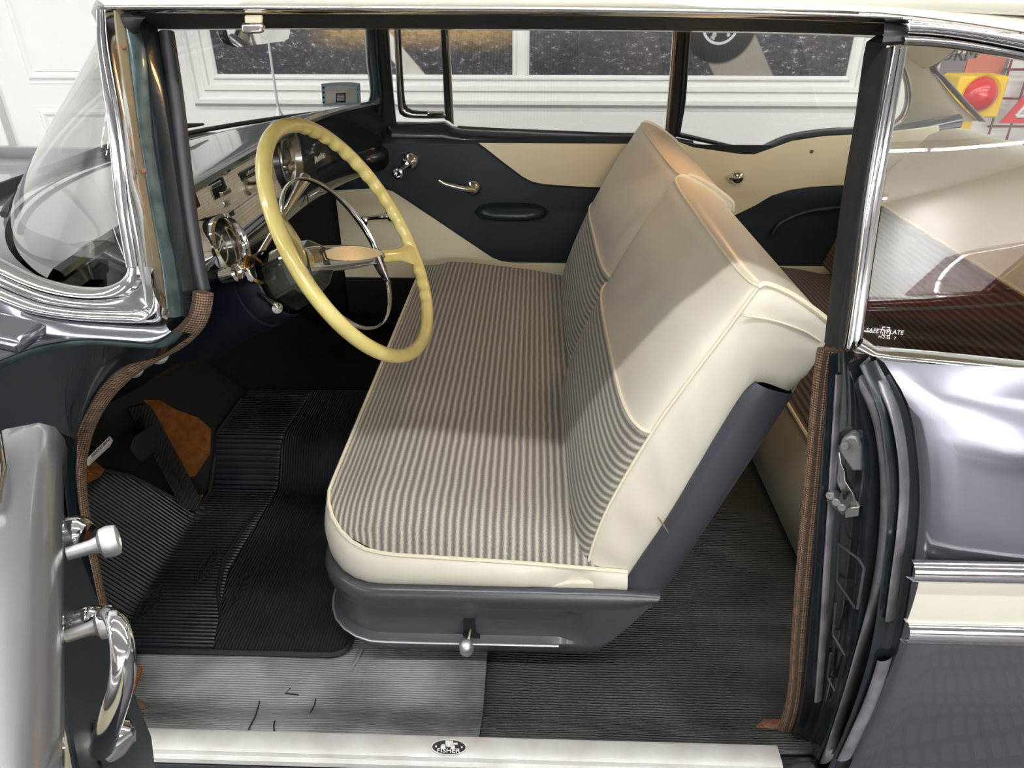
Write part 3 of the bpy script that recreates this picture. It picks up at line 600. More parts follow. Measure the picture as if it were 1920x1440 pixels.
text('glass_lettering', 'LOF', .0036, cpt, gx-gy*.8, gy+gx*.8, M['letter_white'], qg, .0001)
# lower jamb: pressed ribs as real relief between windlace and outer skin
j0 = [(1556, 660), (1547, 760), (1538, 860), (1530, 960), (1522, 1060), (1514, 1160), (1506, 1260), (1494, 1350), (1470, 1400), (1440, 1440)]
j1 = [(1652, 676), (1698, 760), (1716, 860), (1720, 960), (1709, 1060), (1690, 1180), (1662, 1270), (1628, 1350), (1600, 1412), (1580, 1460)]
J0, J1 = resample(crs(sline(j0, .006), 6), 60), resample(crs(sline(j1, -.085), 6), 60)
def jprof(s):
    return (.012*math.exp(-((s-.10)/.035)**2) + .022*math.exp(-((s-.60)/.05)**2)+.024*math.exp(-((s-.83)/.055)**2)-.014*math.exp(-((s-.33)/.12)**2)-.010*math.exp(-((s-.71)/.04)**2))
rows = []
for a, b_ in zip(J0, J1):
    t = (b_-a); nn = V((-.75, -.65, 0)).normalized()
    rows.append([a.lerp(b_, k/40)+nn*jprof(k/40) for k in range(41)])
jb = MB().grid(rows).build('door_jamb', M['jamb'], car)
def onj(px, py, lift=.004):
    best = None
    v = ray(px, py); 
    for r in rows:
        for p in r:
            q = p-CAM; t = q.dot(v)/v.length_squared; d = (q-v*t).length
            if best is None or d < best[0]: best = (d, t)
    return CAM+v*(best[1]-lift)
for pts in ([(1608, 1140), (1605, 1142), (1570, 1090), (1572, 1020), (1610, 1048), (1620, 1065), (1608, 1140)], [(1567, 1130), (1562, 1190), (1584, 1228)], [(1558, 1225), (1552, 1270), (1566, 1296)]):
    MB().tube([onj(*p) for p in pts], .0018, 6).build('pressed_bead', M['navy_metal'], jb)
def jrib(name, pxs, wpx, bulge, m):
    c = crs([V((x, y, 0)) for x, y in pxs], 4); A_, B_ = [], []
    for p in c: A_.append(onj(p.x-wpx/2, p.y, .002)); B_.append(onj(p.x+wpx/2, p.y, .002))
    sm = lambda L_: [(L_[max(i-2, 0)]+L_[max(i-1, 0)]+L_[i]+L_[min(i+1, len(L_)-1)]+L_[min(i+2, len(L_)-1)])/5 for i in range(len(L_))]
    return MB().ribbon(sm(A_), sm(B_), bulge, V((-.7, -.7, .1)).normalized(), 8, .004).build(name, m, jb)
litj = mat('highlit_jamb_edge', srgb(140, 138, 146), .32, .3, coat=.6, crough=.1, noise=(30, .7), c2=srgb(72, 76, 84))  # light catching the ribs is put into the colour as paler grey
jrib('jamb_rib', [(1596, 690), (1636, 750), (1656, 830), (1662, 920), (1658, 1010), (1645, 1100), (1622, 1190), (1594, 1290), (1562, 1390), (1546, 1430)], 20, .008, litj)
jrib('jamb_rib', [(1642, 705), (1674, 760), (1692, 840), (1696, 920), (1689, 1010), (1678, 1090), (1668, 1170)], 17, .008, litj)
jrib('jamb_rib', [(1660, 1226), (1642, 1290), (1612, 1360), (1578, 1430)], 26, .008, litj)
jrib('jamb_flange', [(1574, 690), (1568, 780), (1562, 880), (1556, 980), (1549, 1080), (1543, 1180), (1537, 1270), (1533, 1320)], 12, .005, litj)
# striker plate
skm = mat('striker_grey', srgb(150, 150, 154), .35, .4)
st = MB()
snn = V((-.62, -.78, 0)).normalized(); sp0 = onj(1590, 890, .0)
sv = lambda px, py, l=.012: onpl(px, py, sp0+snn*l*1.2, snn)
st.prism([sv(1572, 840), (sv(1578, 824)), sv(1592, 816), sv(1608, 820), sv(1617, 840), sv(1618, 884), sv(1597, 884), sv(1590, 872), sv(1575, 850)], -snn*.022)
sk = st.build('latch_striker', skm, jb, bevel=.003)
MB().prism([sv(1566, 850, .006), sv(1574, 846, .006), sv(1578, 868, .006), sv(1585, 884, .006), sv(1586, 902, .006), sv(1600, 924, .006), sv(1612, 950, .006), sv(1604, 968, .006), sv(1583, 940, .006), sv(1568, 905, .006), sv(1563, 878, .006)], -snn*.012).build('striker_rail', M['old_chrome'], jb, bevel=.0015)
MB().prism([sv(1551, 925, .016), sv(1556, 920, .016), sv(1572, 936, .016), sv(1578, 922, .016), sv(1581, 938, .016), sv(1588, 934, .016), sv(1587, 958, .016), sv(1580, 966, .016), sv(1550, 940, .016)], -snn*.012).build('striker_toothplate', M['navy_metal'], jb)
MB().prism([sv(1583, 950, .013), sv(1596, 952, .013), sv(1612, 950, .013), sv(1611, 968, .013), sv(1584, 972, .013)], -snn*.012).build('striker_foot', M['old_chrome'], jb, bevel=.001)
for x, y in ((1584, 837), (1556, 930), (1567, 942), (1578, 952)):
    p = sv(x, y, .0165); MB().lathe([(0, .0004), (.0012, .0004), (.0016, .0014), (.004, .0014), (.0052, 0), (.0052, -.002)], p, snn, 12).build('screw', skm, jb)
p = sv(1655, 1207, .01); MB().lathe([(0, .006), (.007, .005), (.009, 0), (.009, -.008)], p, (-.6, -.7, .2), 12).build('rubber_bumper', M['rubber'], jb)
bl_, tl_ = side(2490, 744, .0), side(2490, 232, .0)
MB().grid([[bl_.lerp(tl_, t/6) for t in range(7)], [V((bl_.x+.16, bl_.y+.01, bl_.z)).lerp(V((tl_.x+.10, tl_.y+.01, tl_.z)), t/6) for t in range(7)], [V((bl_.x+.45, bl_.y+.03, bl_.z-.02)).lerp(V((tl_.x+.20, tl_.y+.03, tl_.z+.01)), t/6) for t in range(7)]]).build('rear_roof_pillar', M['cream_paint'], car, solid=.012)
rw = [[V((1.12+.38*k/6, y*(1+.02*k), lerp(1.40-.05*(y/.6)**2, 1.0, (k/6)**1.2))) for k in range(7)] for y in [-.56+1.12*j/12 for j in range(13)]]
MB().grid(rw).build('rear_window', M['glass'], car)
# quarter panel skin
QE = [(1654, 680), (1700, 760), (1718, 860), (1722, 960), (1711, 1060), (1692, 1180), (1664, 1270), (1630, 1350), (1602, 1412), (1575, 1470)]
QZ = ((.20, -.83), (.35, -.885), (.45, -.905), (.6, -.918), (.75, -.92), (.85, -.912), (.95, -.895), (1.0, -.875), (1.03, -.855), (1.06, -.84))
ed = resample(crs([side(x, y, -.086) for x, y in QE], 6), 40)
rows = []
for p in ed:
    y0 = interp(QZ, p.z)
    rows.append([V((p.x, p.y+.012, p.z)), V((p.x+.002, p.y, p.z))]+[V((lerp(p.x+.012, 1.5, (k/14)**1.4), lerp(p.y, y0, min(1, .35+k*.2)), p.z+(.0 if p.z < .98 else -.03*(k/14)))) for k in range(15)])
MB().grid(rows).build('quarter_panel', M['grey_paint'], car, ang=60)
strip('belt_shelf', [(1640, 666), (1780, 683), (1990, 706), (2500, 764)], [(1654, 680), (1780, 699), (1990, 726), (2500, 790)], M['grey_paint'], (-.016, -.075), .0)
def qstrip(name, za, zb, x0, m, bulge, lift=.004):
    xs = [x0+(1.5-x0)*k/16 for k in range(17)]
    A = [V((x, interp(QZ, za)-lift, za)) for x in xs]; B = [V((x, interp(QZ, zb)-lift, zb)) for x in xs]
    return MB().ribbon(A, B, bulge, V((0, -1, 0)), 8, .006).build(name, m, car)
zt = [at(1712, y, Y=-.922).z for y in (1060, 1090)]; xt = at(1710, 1075, Y=-.922).x
zl = [at(1695, y, Y=-.922).z for y in (1166, 1200)]; xl = at(1692, 1182, Y=-.922).x
qstrip('upper_side_trim', zt[0], zt[1], xt, M['chrome'], .008, .006)
qstrip('cream_band', zt[1], zl[0], xl, M['cream_paint'], .002, .003)
qstrip('lower_side_trim', zl[0], zl[1], xl+.002, M['chrome'], .008, .006)
# ---------------------------------------------------------------- far side: pillars, belt, windows
def far(px, py, off=0):
    v = ray(px, py); t = 2.2
    for i in range(40):
        p = CAM+v*t; t += ((-fs(p.z)-.035+off)-p.y)/v.y*.7
    return CAM+v*t
def fstrip(name, A, B, m, off=(0, 0), bulge=.004, n=8, back=.01, parent=car, **k):
    A = crs([far(x, y, off[0]) for x, y in A], 5); B = crs([far(x, y, off[1]) for x, y in B], 5); N = max(len(A), len(B))
    return MB().ribbon(resample(A, N), resample(B, N), bulge, V((0, -1, .1)), n, back).build(name, m, parent, **k)
fstrip('passenger_windshield_pillar', [(683, 48), (687, 120), (693, 165), (690, 190), (672, 206), (615, 215)], [(728, 48), (733, 120), (737, 170), (740, 200), (742, 222), (743, 238)], M['dark_paint'], (-.01, -.01), .018)
fstrip('pillar_base', [(690, 214), (715, 216), (742, 222)], [(690, 262), (715, 264), (745, 266)], M['dark_paint'], (.0, -.01), .006)
fstrip('pillar_bead', [(703, 48), (707, 120), (712, 180), (706, 214)], [(707, 48), (711, 120), (716, 180), (712, 216)], M['garnish'], (-.03, -.03), .003)
# belt garnish of passenger door and rear quarter
belt_t = [(736, 228), (800, 229), (838, 228), (858, 240), (950, 245), (1100, 251), (1225, 257), (1300, 268), (1396, 283), (1412, 283), (1440, 268), (1480, 252), (1540, 242), (1620, 237), (1700, 232), (1800, 214)]
belt_b = [(736, 262), (800, 262), (838, 263), (858, 264), (950, 266), (1100, 270), (1225, 274), (1300, 281), (1390, 293), (1414, 293), (1446, 282), (1484, 268), (1544, 259), (1620, 256), (1700, 252), (1800, 240)]
fstrip('belt_garnish', belt_t[:8], belt_b[:8], M['garnish'], (.0, -.035), .014)
fstrip('quarter_belt_garnish', belt_t[7:], belt_b[7:], M['garnish'], (.0, -.035), .014)
fstrip('window_sill_seal', [(x, y-4) for x, y in belt_t[3:8]], [(x, y+2) for x, y in belt_t[3:8]], M['rubber'], (.012, 0), .002)
# vent window frame, divider, centre pillar
fstrip('vent_frame', [(738, 48), (742, 130), (746, 200), (752, 216), (775, 222), (836, 222)], [(746, 48), (750, 130), (755, 196), (762, 208), (780, 213), (836, 213)], M['old_chrome'], (-.01, -.01), .005)
fstrip('vent_gasket', [(746, 48), (750, 130), (755, 196), (762, 208), (780, 213), (832, 213)], [(750, 48), (754, 130), (759, 192), (766, 203), (782, 208), (832, 209)], M['rubber'], (-.004, -.004), .003)
vl = MB().box(far(817, 214, -.02), (.05, .012, .012)).build('vent_latch', M['chrome'], car, bevel=.003)
fstrip('vent_divider', [(826, 48), (830, 130), (834, 224)], [(836, 48), (840, 130), (845, 228)], M['rubber'], (-.008, -.008), .005)
fstrip('vent_divider_trim', [(834, 48), (838, 130), (843, 228)], [(841, 48), (846, 130), (851, 234)], M['old_chrome'], (-.012, -.012), .004)
fstrip('pillar_chrome', [(1262, 55), (1258, 120), (1252, 190), (1247, 250)], [(1270, 55), (1266, 120), (1261, 190), (1256, 252)], M['old_chrome'], (-.006, -.006), .004)
fstrip('centre_pillar', [(1269, 55), (1265, 120), (1260, 190), (1255, 256)], [(1285, 55), (1281, 120), (1276, 190), (1268, 258)], M['rubber'], (.0, .0), .004)
fstrip('quarter_frame', [(1284, 55), (1280, 120), (1275, 190), (1267, 252), (1275, 258), (1400, 284)], [(1296, 55), (1291, 120), (1286, 190), (1277, 246), (1284, 250), (1396, 277)], M['garnish'], (-.006, -.006), .006)
lk = MB().lathe([(0, .016), (.006, .015), (.0055, .008), (.003, 0), (.003, -.012)], far(1226, 246, -.01), (0, 0, 1), 10).build('lock_knob', M['rubber'], car)
def fpane(name, px, off=.012):
    P = [far(x, y, off) for x, y in px]; MB().add(P, [tuple(range(len(P)))]).build(name, M['glass'], car, smooth=False)
fpane('vent_glass', [(748, 40), (832, 40), (836, 218), (760, 218)])
fpane('door_glass', [(840, 40), (1266, 44), (1254, 254), (850, 240)])
fpane('quarter_glass', [(1288, 50), (1660, 60), (1660, 236), (1412, 284), (1272, 256)])
# rear of the cabin: C-pillar on the passenger side and rear window frame
fstrip('rear_roof_pillar', [(1672, 96), (1690, 130), (1699, 165), (1697, 200), (1680, 226), (1640, 240)], [(1760, 96), (1746, 126), (1762, 150), (1790, 185), (1818, 214), (1834, 226)], M['tan_paint'] if 0 else mat('tan_garnish', srgb(166, 158, 134), .35, .3, coat=.4), (.0, .06), .01)
fstrip('quarter_window_bead', [(1680, 96), (1697, 135), (1705, 170), (1702, 203), (1686, 229), (1650, 243)], [(1686, 96), (1703, 135), (1711, 170), (1708, 205), (1692, 232), (1656, 247)], M['chrome'], (-.012, -.012), .004)
fstrip('rear_window_frame', [(1790, 90), (1746, 122), (1764, 146), (1794, 181), (1838, 228)], [(1800, 92), (1757, 124), (1775, 146), (1806, 181), (1850, 228)], M['garnish'], (.05, .07), .008)
fstrip('roof_corner_lining', [(1640, 60), (1700, 84), (1790, 88)], [(1680, 100), (1735, 128), (1785, 98)], M['headliner'], (-.02, .03), .004)
# ---------------------------------------------------------------- doors
def door(name, D, lab, a0, a1, driver=False):
    P = lambda pts: [D(a, w, z) for a, w, z in pts]
    rows = []
    for a in (a0, a0+.015, lerp(a0, a1, .35), lerp(a0, a1, .7), a1-.015, a1):
        i = 0 if a0 < a < a1 else .012
        zb = .57 if driver else .40
        rows.append(P([(a, -.015-i, zb), (a, 0-i, zb+.03), (a, 0-i, .7), (a, 0-i, .965), (a, -.02, .985), (a, -.085, .985), (a, -.10+i, .9), (a, -.105+i, .6), (a, -.085+i, zb-.04)]))
    d = MB().grid(rows, cu=True, cap=True).build(name, M['navy_vinyl'], car, ang=30); tag(d, lab)
    up = [(.45, .968), (.475, .95), (.53, .908), (.585, .868), (.615, .853), (.65, .846), (.74, .84), (a1-.005, .832), (a1-.005, .968)]
    lo = [(a0+.004, .827), (.12, .834), (.158, .833), (.185, .826), (.22, .803), (.33, .727), (.451, .643), (.49, .616), (.52, .604), (.56, .60), (a1-.005, .598), (a1-.005, .54), (a0+.004, .54)]
    for nm, poly in (('upper_cream_panel', up),) if driver else (('upper_cream_panel', up), ('lower_cream_panel', lo)):
        MB().prism([D(a, -.001, z) for a, z in poly], D(0, .005, 0)-D(0, 0, 0)).build(nm, M['cream_vinyl'], d, bevel=.002, smooth=False)
    MB().tube([D(a, .004, z) for a, z in up[:-1]], .003, 6).build('panel_piping', M['navy_vinyl'], d)
    if not driver: MB().tube([D(a, .004, z) for a, z in lo[:-2]], .003, 6).build('panel_piping', M['navy_vinyl'], d)
    if not driver: MB().prism([D(a, -.001, z) for a, z in ((a0+.004, .415), (a1-.005, .415), (a1-.005, .54), (a0+.004, .54))], D(0, .004, 0)-D(0, 0, 0)).build('kick_strip', M['black'], d, smooth=False)
    return d
MB().box((.1, .775, .30), (2.4, .11, .24)).build('passenger_rocker', M['dark_paint'], car, bevel=.01)
XH = -.62
Dp = lambda a, w, z: V((XH+a, .70-w, z))
pd = door('passenger_door', Dp, 'closed passenger door with navy and cream trim panel', .0, 1.03)
def inv(px, py, w=0): p = at(px, py, Y=.70-w); return p
def crank(parent, base, knob, nrm, r=.02, s=1):
    m = MB(); nrm = V(nrm).normalized(); base, knob = V(base), V(knob)
    m.lathe([(r, 0), (r*1.02, .005), (r*.93, .012), (r*.65, .019), (0, .023)], base, nrm, 20)
    k0 = knob-nrm*.022*s
    m.tube([base+nrm*.014, base.lerp(k0, .15)+nrm*.016, base.lerp(k0, .6)+nrm*.006, k0], [.0085*s, .007*s, .0055*s, .005*s], 8)
    c = m.build('window_crank', M['chrome'], parent)
    m = MB(); m.lathe([(a*s, b_*s) for a, b_ in ((.0055, -.032), (.006, -.014), (.0075, -.009), (.0125, -.006), (.0138, 0), (.0125, .006), (.008, .0075), (.006, .004), (0, .0035))], knob, nrm, 18)
    m.build('crank_knob', M['alu'] if parent is not pd else M['chrome'], parent)
crank(pd, inv(770, 302), inv(746, 325, .05), (0, -1, 0), .027, 1.25)
crank(pd, inv(736, 402), inv(681, 415, .045), (0, -1, 0), .025, 1.2)
def lever(parent, pts, rad, base, nrm, r=.02):
    m = MB(); m.lathe([(r, 0), (r, .004), (r*.85, .014), (r*.5, .022), (0, .024)], base, nrm, 20)
    m.tube(crs(pts, 5), [interp([(i/(len(rad)-1), q) for i, q in enumerate(rad)], k/(5*(len(pts)-1))) for k in range(5*(len(pts)-1)+1)], 10)
    return m.build('door_release', M['chrome'], parent)
lever(pd, [inv(822, 338, .045), inv(832, 344, .04), inv(850, 349, .034), inv(872, 354, .028), inv(889, 356, .018)], [.004, .006, .0075, .009, .012], inv(888, 351), (0, -1, 0), .026)
# armrest
ac = at(958, 405, Y=.67)
rows = []
for i in range(15):
    t = -1+2*i/14; s = (1-abs(t)**3.2)**.5 if abs(t) < 1 else .02
    rows.append([V((ac.x+t*.118, .702-.062*s*max(0, sin(q)), ac.z+.004+.030*s*cos(q)*(1 if cos(q) > 0 else .8))) for q in [PI*k/12 for k in range(13)]])
MB().grid(rows).build('armrest', mat('armrest_green', srgb(22, 38, 44), .35, coat=.2), pd)
# rear side panel behind the passenger door
rq = MB().grid([[V((x, .705, z)) for z in (.40, .6, .8, .965)] for x in (.412, .7, 1.0, 1.3)]).build('rear_side_panel', M['navy_vinyl'], car, solid=.01)
cb = [at(x, y, Y=.70) for x, y in ((1262, 262), (1262, 420), (1380, 402), (1415, 385), (1445, 367), (1480, 356), (1520, 350), (1600, 346), (1700, 344), (1760, 344), (1760, 235), (1620, 252), (1544, 255), (1484, 264), (1446, 278), (1414, 289), (1390, 289), (1300, 276))]
MB().prism(cb, (0, -.005, 0)).build('cream_upper_panel', M['cream_vinyl'], rq, bevel=.002, smooth=False)
c0, c1 = at(1500, 499, Y=.70), at(1600, 534, Y=.70)
MB().box(((.412+1.3)/2, .698, (c0.z+c1.z)/2), (.888, .008, c0.z-c1.z)).build('cream_lower_panel', M['cream_vinyl'], rq, bevel=.002, smooth=False)
mb = MB(); arc = [at(x, y, Y=.69) for x, y in ((1448, 440), (1462, 420), (1490, 405), (1530, 394), (1600, 388), (1680, 386))]
mb.tube(crs(arc, 5), .007, 8); mb.build('armrest_ridge', M['navy_vinyl'], rq)
kb = at(1382, 332, Y=.695)
rc = MB().lathe([(.022, 0), (.022, .004), (.019, .012), (.011, .02), (0, .022)], kb, (0, -1, 0), 20)
rc.tube([kb+V((0, -.016, 0)), kb+V((-.03, -.02, .003))], [.007, .006], 8); rc.build('quarter_window_crank', M['chrome'], rq)
mb = MB(); q = at(1522, 284, Y=.694); mb.ball(q, .005, 8); mb.build('vinyl_nick', M['rust'], rq)
# driver's door, swung open towards the camera
e1, e2 = at(103, 800, Z=1.045), at(93, 1440, Z=1.045); dd = (e2-e1).normalized(); dn = V((-dd.y, dd.x, 0))
pp0 = e1-dn*.016
h45 = onpl(118, 1270, pp0, dn); H = V((h45.x, h45.y, 0))-dd*.45
Dd = lambda a, w, z: V((H.x, H.y, 0))+dd*a+dn*w+V((0, 0, z+.045))
a0d = (V((pp0.x, pp0.y, 0))-V((H.x, H.y, 0))).dot(dd)
dv = door('driver_door', Dd, 'open driver door with navy and cream trim panel', a0d-.01, a0d+1.0, True)
rows = []
for i in range(24):
    a = a0d-.012+1.02*i/23; e_ = .0 if i else .01
    rows.append([Dd(a, wq, zq-e_) for wq, zq in ((-.002, .968), (.010, .972), (.017, .98), (.018, .99), (.014, 1.004), (.004, 1.011), (-.02, 1.012), (-.032, 1.008), (-.034, .995), (-.06, .995), (-.062, 1.01), (-.10, 1.0))])
MB().grid(rows).build('belt_garnish', mat('door_garnish_grey', srgb(130, 130, 133), .3, .6, coat=.6, crough=.05, noise=(8, .3)), dv)
pq = lambda px, py, w_: onpl(px, py, pp0+dn*w_, dn)
crank(dv, pq(125, 1003, .0), pq(206, 1015, .045), dn, .015, .85)
crank(dv, pq(146, 1170, .0), pq(200, 1168, .036), dn, .012, .75)
lever(dv, [pq(192, 1152, .05), pq(204, 1150, .055), pq(221, 1172, .06), pq(231, 1222, .06), pq(228, 1280, .055), pq(214, 1330, .045), pq(200, 1372, .03), pq(192, 1400, .015)], [.003, .0042, .005, .0055, .006, .0065, .0075, .008], pq(188, 1394, .002), dn, .017)
MB().tube(crs([Dd(a0d+.03, -.02, 1.03), Dd(a0d+.06, -.015, 1.03), Dd(a0d+.10, -.012, 1.025), Dd(a0d+.13, -.014, 1.018)], 4), [.006]*9+[.004]*4, 10).build('vent_handle', M['chrome'], dv)
# ---------------------------------------------------------------- front: cowl, hood
rows = []
for i in range(14):
    x = -.93-1.35*i/13
    rows.append([V((x, y, .90+.05*cos(PI/2*min(1, abs(y)/.62))+.02*(i/13)-(.0 if abs(y) < .82 else .12)+.035*math.exp(-((abs(y)-.74)/.06)**2))) for y in [-.9+1.8*j/40 for j in range(41)]])
MB().grid(rows).build('hood', M['grey_paint'], car, ang=60)
rows = [[W(s, 0)+V((-.005-.12*k*cos(s*PI/2), 0, -.02-.03*k)) for k in (0, .5, 1)] for s in [-.98+1.96*i/40 for i in range(41)]]
MB().grid(rows).build('cowl', M['dark_paint'], car)
MB().tube([at(335, 243, Z=1.085), at(350, 236, Z=1.088), at(381, 233, Z=1.08)], [.006, .006, .003], 8).build('wiper', M['rubber'], car)
an = MB(); b0 = at(523, 216, Y=.80); b1 = at(503, 76, Y=.80)
an.lathe([(.016, -.03), (.014, 0), (.008, .012), (.007, .022), (.004, .024)], b0, b1-b0, 14); an.tube([b0, b1, b0.lerp(b1, 2.2)], [.0045, .0035, .002], 8)
an.build('antenna', M['alu'], car)
# ---------------------------------------------------------------- dashboard
def fx(y): return -.575+(.135 if y > 0 else .02)*(abs(y)/.72)**3.5
DY = [-.735+.0125*j for j in range(6)]+[-.66+1.39*j/60 for j in range(61)]
rows = []
for y in DY:
    th = math.asin(max(-1, min(1, y/.75))); c = cos(th)**1.45; xb = -.44-.52*c+.01
    f = fx(y); xb = min(xb, f-.03)
    r_ = [V((xb+(f-xb)*t, y, 1.036+.052*t+.008*sin(PI*t**.8))) for t in [k/10 for k in range(11)]]
    r_ += [V((f+dx, y, z)) for dx, z in ((.008, 1.084), (.011, 1.078), (.008, 1.072), (-.010, 1.070), (-.012, 1.066), (-.004, .958), (.004, .952), (.012, .948), (.014, .93), (.010, .905), (-.004, .888), (-.03, .88), (-.10, .88))]
    if y < -.655: r_ = [V((p.x, p.y, max(p.z, 1.046))) for p in r_]
    rows.append(r_)
dash = MB().grid(rows).build('dashboard', M['dark_paint'], car, ang=35)
def dface(y, z, p=0): return V((fx(y)-.012+.008*(1.066-z)/.108+p, y, z))
def onface(px, py, p=0):
    q = at(px, py, X=-.58+p)
    for i in range(8): q = at(px, py, X=dface(q.y, q.z, p).x)
    return q
silver = mat('ribbed_silver', srgb(232, 227, 212), .3, .15, rn=(80, .2, .4))
def rib_panel(name, y0, y1, z0, z1, n, dep, m):
    rws = []
    for j in range(9):
        y = lerp(y0, y1, j/8); rws.append([dface(y, z0, 0)]+[dface(y, lerp(z0, z1, k/(6*n)), .005+dep*(.5-.5*cos(2*PI*k/6))) for k in range(6*n+1)]+[dface(y, z1, 0)])
    return MB().grid(rws).build(name, m, dash, ang=70)
rib_panel('upper_silver_panel', -.52, .16, .998, 1.064, 13, .0005, silver)
rib_panel('lower_silver_panel', -.52, .16, .960, .996, 5, .0012, silver)
for z, r_ in ((1.066, .003), (.957, .004), (.946, .003)): MB().tube([dface(y, z, .006 if z > .95 else .018) for y in [-.54+.74*k/20 for k in range(21)]], r_, 8).build('chrome_line', M['chrome'], dash)
def fbox(name, px, m, p=.006, dep=.01, bv=.0015):
    P_ = [onface(x, y, p) for x, y in px]; return MB().prism(P_, (-dep, 0, 0)).build(name, m, dash, bevel=bv, smooth=False)
fbox('heater_slot', [(390, 341), (417, 327), (431, 362), (403, 377)], M['chrome'], .0085)
fbox('heater_slot_void', [(393, 342), (415, 331), (427, 361), (405, 373)], M['black'], .0095)
fbox('heater_slot', [(354, 364), (366, 358), (377, 386), (364, 396)], M['black'], .009)
fbox('heater_lever', [(395, 347), (414, 337), (417, 346), (398, 356)], M['chrome'], .014)
fbox('heater_lever', [(417, 360), (433, 352), (435, 361), (420, 369)], M['old_chrome'], .022, .008)
fbox('radio_dial', [(449, 325), (489, 303), (494, 318), (455, 338)], M['dial'], .010)
fbox('radio_bezel', [(447, 323), (490, 300), (497, 320), (455, 342)], M['chrome'], .0085)
d0 = onface(471, 322, .0108); text('dial_numbers', '6 7 8 10 12', .011, d0, (0, 1, 0), (0, 0, 1), M['letter_white'], dash, .0002)
fbox('radio_buttons', [(472, 345), (500, 330), (502, 338), (475, 353)], M['dial'], .009)
for (x, y) in ((460, 352), (522, 314)):
    p = onface(x, y, .004); MB().lathe([(.016, 0), (.016, .006), (.011, .01), (.010, .022), (.0115, .026), (.0125, .034), (.009, .038), (.004, .036), (0, .037)], p, (1, -.05, .12), 20).build('radio_knob', M['old_chrome'], dash)
for (x, y) in ((427, 381), (434, 401)):
    P_ = [onface(x-7, y-3, .01), onface(x+4, y-9, .01), onface(x+8, y+3, .01), onface(x-4, y+9, .01)]; MB().prism(P_, (-.006, 0, 0)).build('dash_button', M['chrome'], dash, bevel=.002)
# speaker bowl at the end of the panel
sc = onface(534, 300, .0)
MB().lathe([(.072, -.01), (.078, .012), (.076, .02), (.066, .02), (.058, .006), (.030, -.004), (.0, -.006)], sc, (1, 0, .05), 36).build('speaker_bowl', M['old_chrome'], dash)
MB().lathe([(.086, -.012), (.090, .004), (.084, .016), (.078, .012)], sc, (1, 0, .05), 36).build('speaker_ring', M['dial'], dash)
text('dash_script', 'Pontiac', .026, at(599, 295, X=-.555), at(613, 284, X=-.552)-at(585, 305, X=-.556), (.1, 0, 1), M['letter_white'], dash, .0015)
MB().tube([V((fx(y)+.016, y, z)) for y, z in ((.235, .945), (.235, .90), (.236, .888))], .0012, 5).build('glovebox_seam', M['black'], dash)
# instrument nacelle in front of the wheel
ic = at(416, 464, X=-.53); ia = V((1, -.10, .28)).normalized()
MB().lathe([(.052, -.12), (.054, -.02), (.0555, .010), (.053, .020), (.048, .023), (.043, .018), (.041, .004), (.040, -.012)], ic, ia, 40).build('gauge_bezel', M['chrome'], dash)
MB().lathe([(.041, -.010), (.03, -.009), (0, -.009)], ic, ia, 32).build('gauge_face', M['dial'], dash)
MB().lathe([(.026, -.0088), (.0275, -.0078), (.029, -.0088)], ic, ia, 32).build('gauge_ring', M['amber'], dash)
gx_ = V((0, 1, 0)); gy_ = ia.cross(gx_)*-1
mb = MB(); mb.tube([ic-ia*.006, ic-ia*.006+V((0, .022, .016))], .0012, 5); mb.tube([ic-ia*.006+V((.003, -.022, -.010)), ic-ia*.006+V((0, .022, .004))], .0008, 5); mb.build('gauge_needle', M['letter_white'], dash)
MB().lathe([(.013, -.02), (.0145, .006), (.011, .010), (.007, .005), (0, .005)], at(437, 513, X=-.50), ia, 20).build('ignition_switch', M['chrome'], dash)
# lower dash: vents and knobs under the edge
for x, y in ((250, 690), (297, 664)):
    p = side(x, y, .05); MB().lathe([(0, .012), (.008, .012), (.0115, .009), (.012, -.004), (.006, -.008), (.004, -.03)], p, V((.45, -.5, .45)), 18).build('pull_knob', M['grey_plastic'], car)
# under-dash darkness: firewall and kick panels
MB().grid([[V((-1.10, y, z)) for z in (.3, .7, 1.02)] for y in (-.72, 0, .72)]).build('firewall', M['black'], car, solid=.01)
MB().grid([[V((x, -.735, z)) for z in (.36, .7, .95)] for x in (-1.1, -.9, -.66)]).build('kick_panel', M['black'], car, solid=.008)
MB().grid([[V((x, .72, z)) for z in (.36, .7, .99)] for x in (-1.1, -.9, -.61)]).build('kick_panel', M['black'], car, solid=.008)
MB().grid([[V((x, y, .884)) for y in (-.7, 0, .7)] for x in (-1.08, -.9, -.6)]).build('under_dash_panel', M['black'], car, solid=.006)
# ---------------------------------------------------------------- loose rubber mat, pedals
def onfl(px, py, lift=0):
    v = ray(px, py); lo, hi = .5, 3.5
    for i in range(60):
        m_ = (lo+hi)/2; p = CAM+v*m_
        if p.z > zfloor(p.x, p.y)+lift: lo = m_
        else: hi = m_
    return p
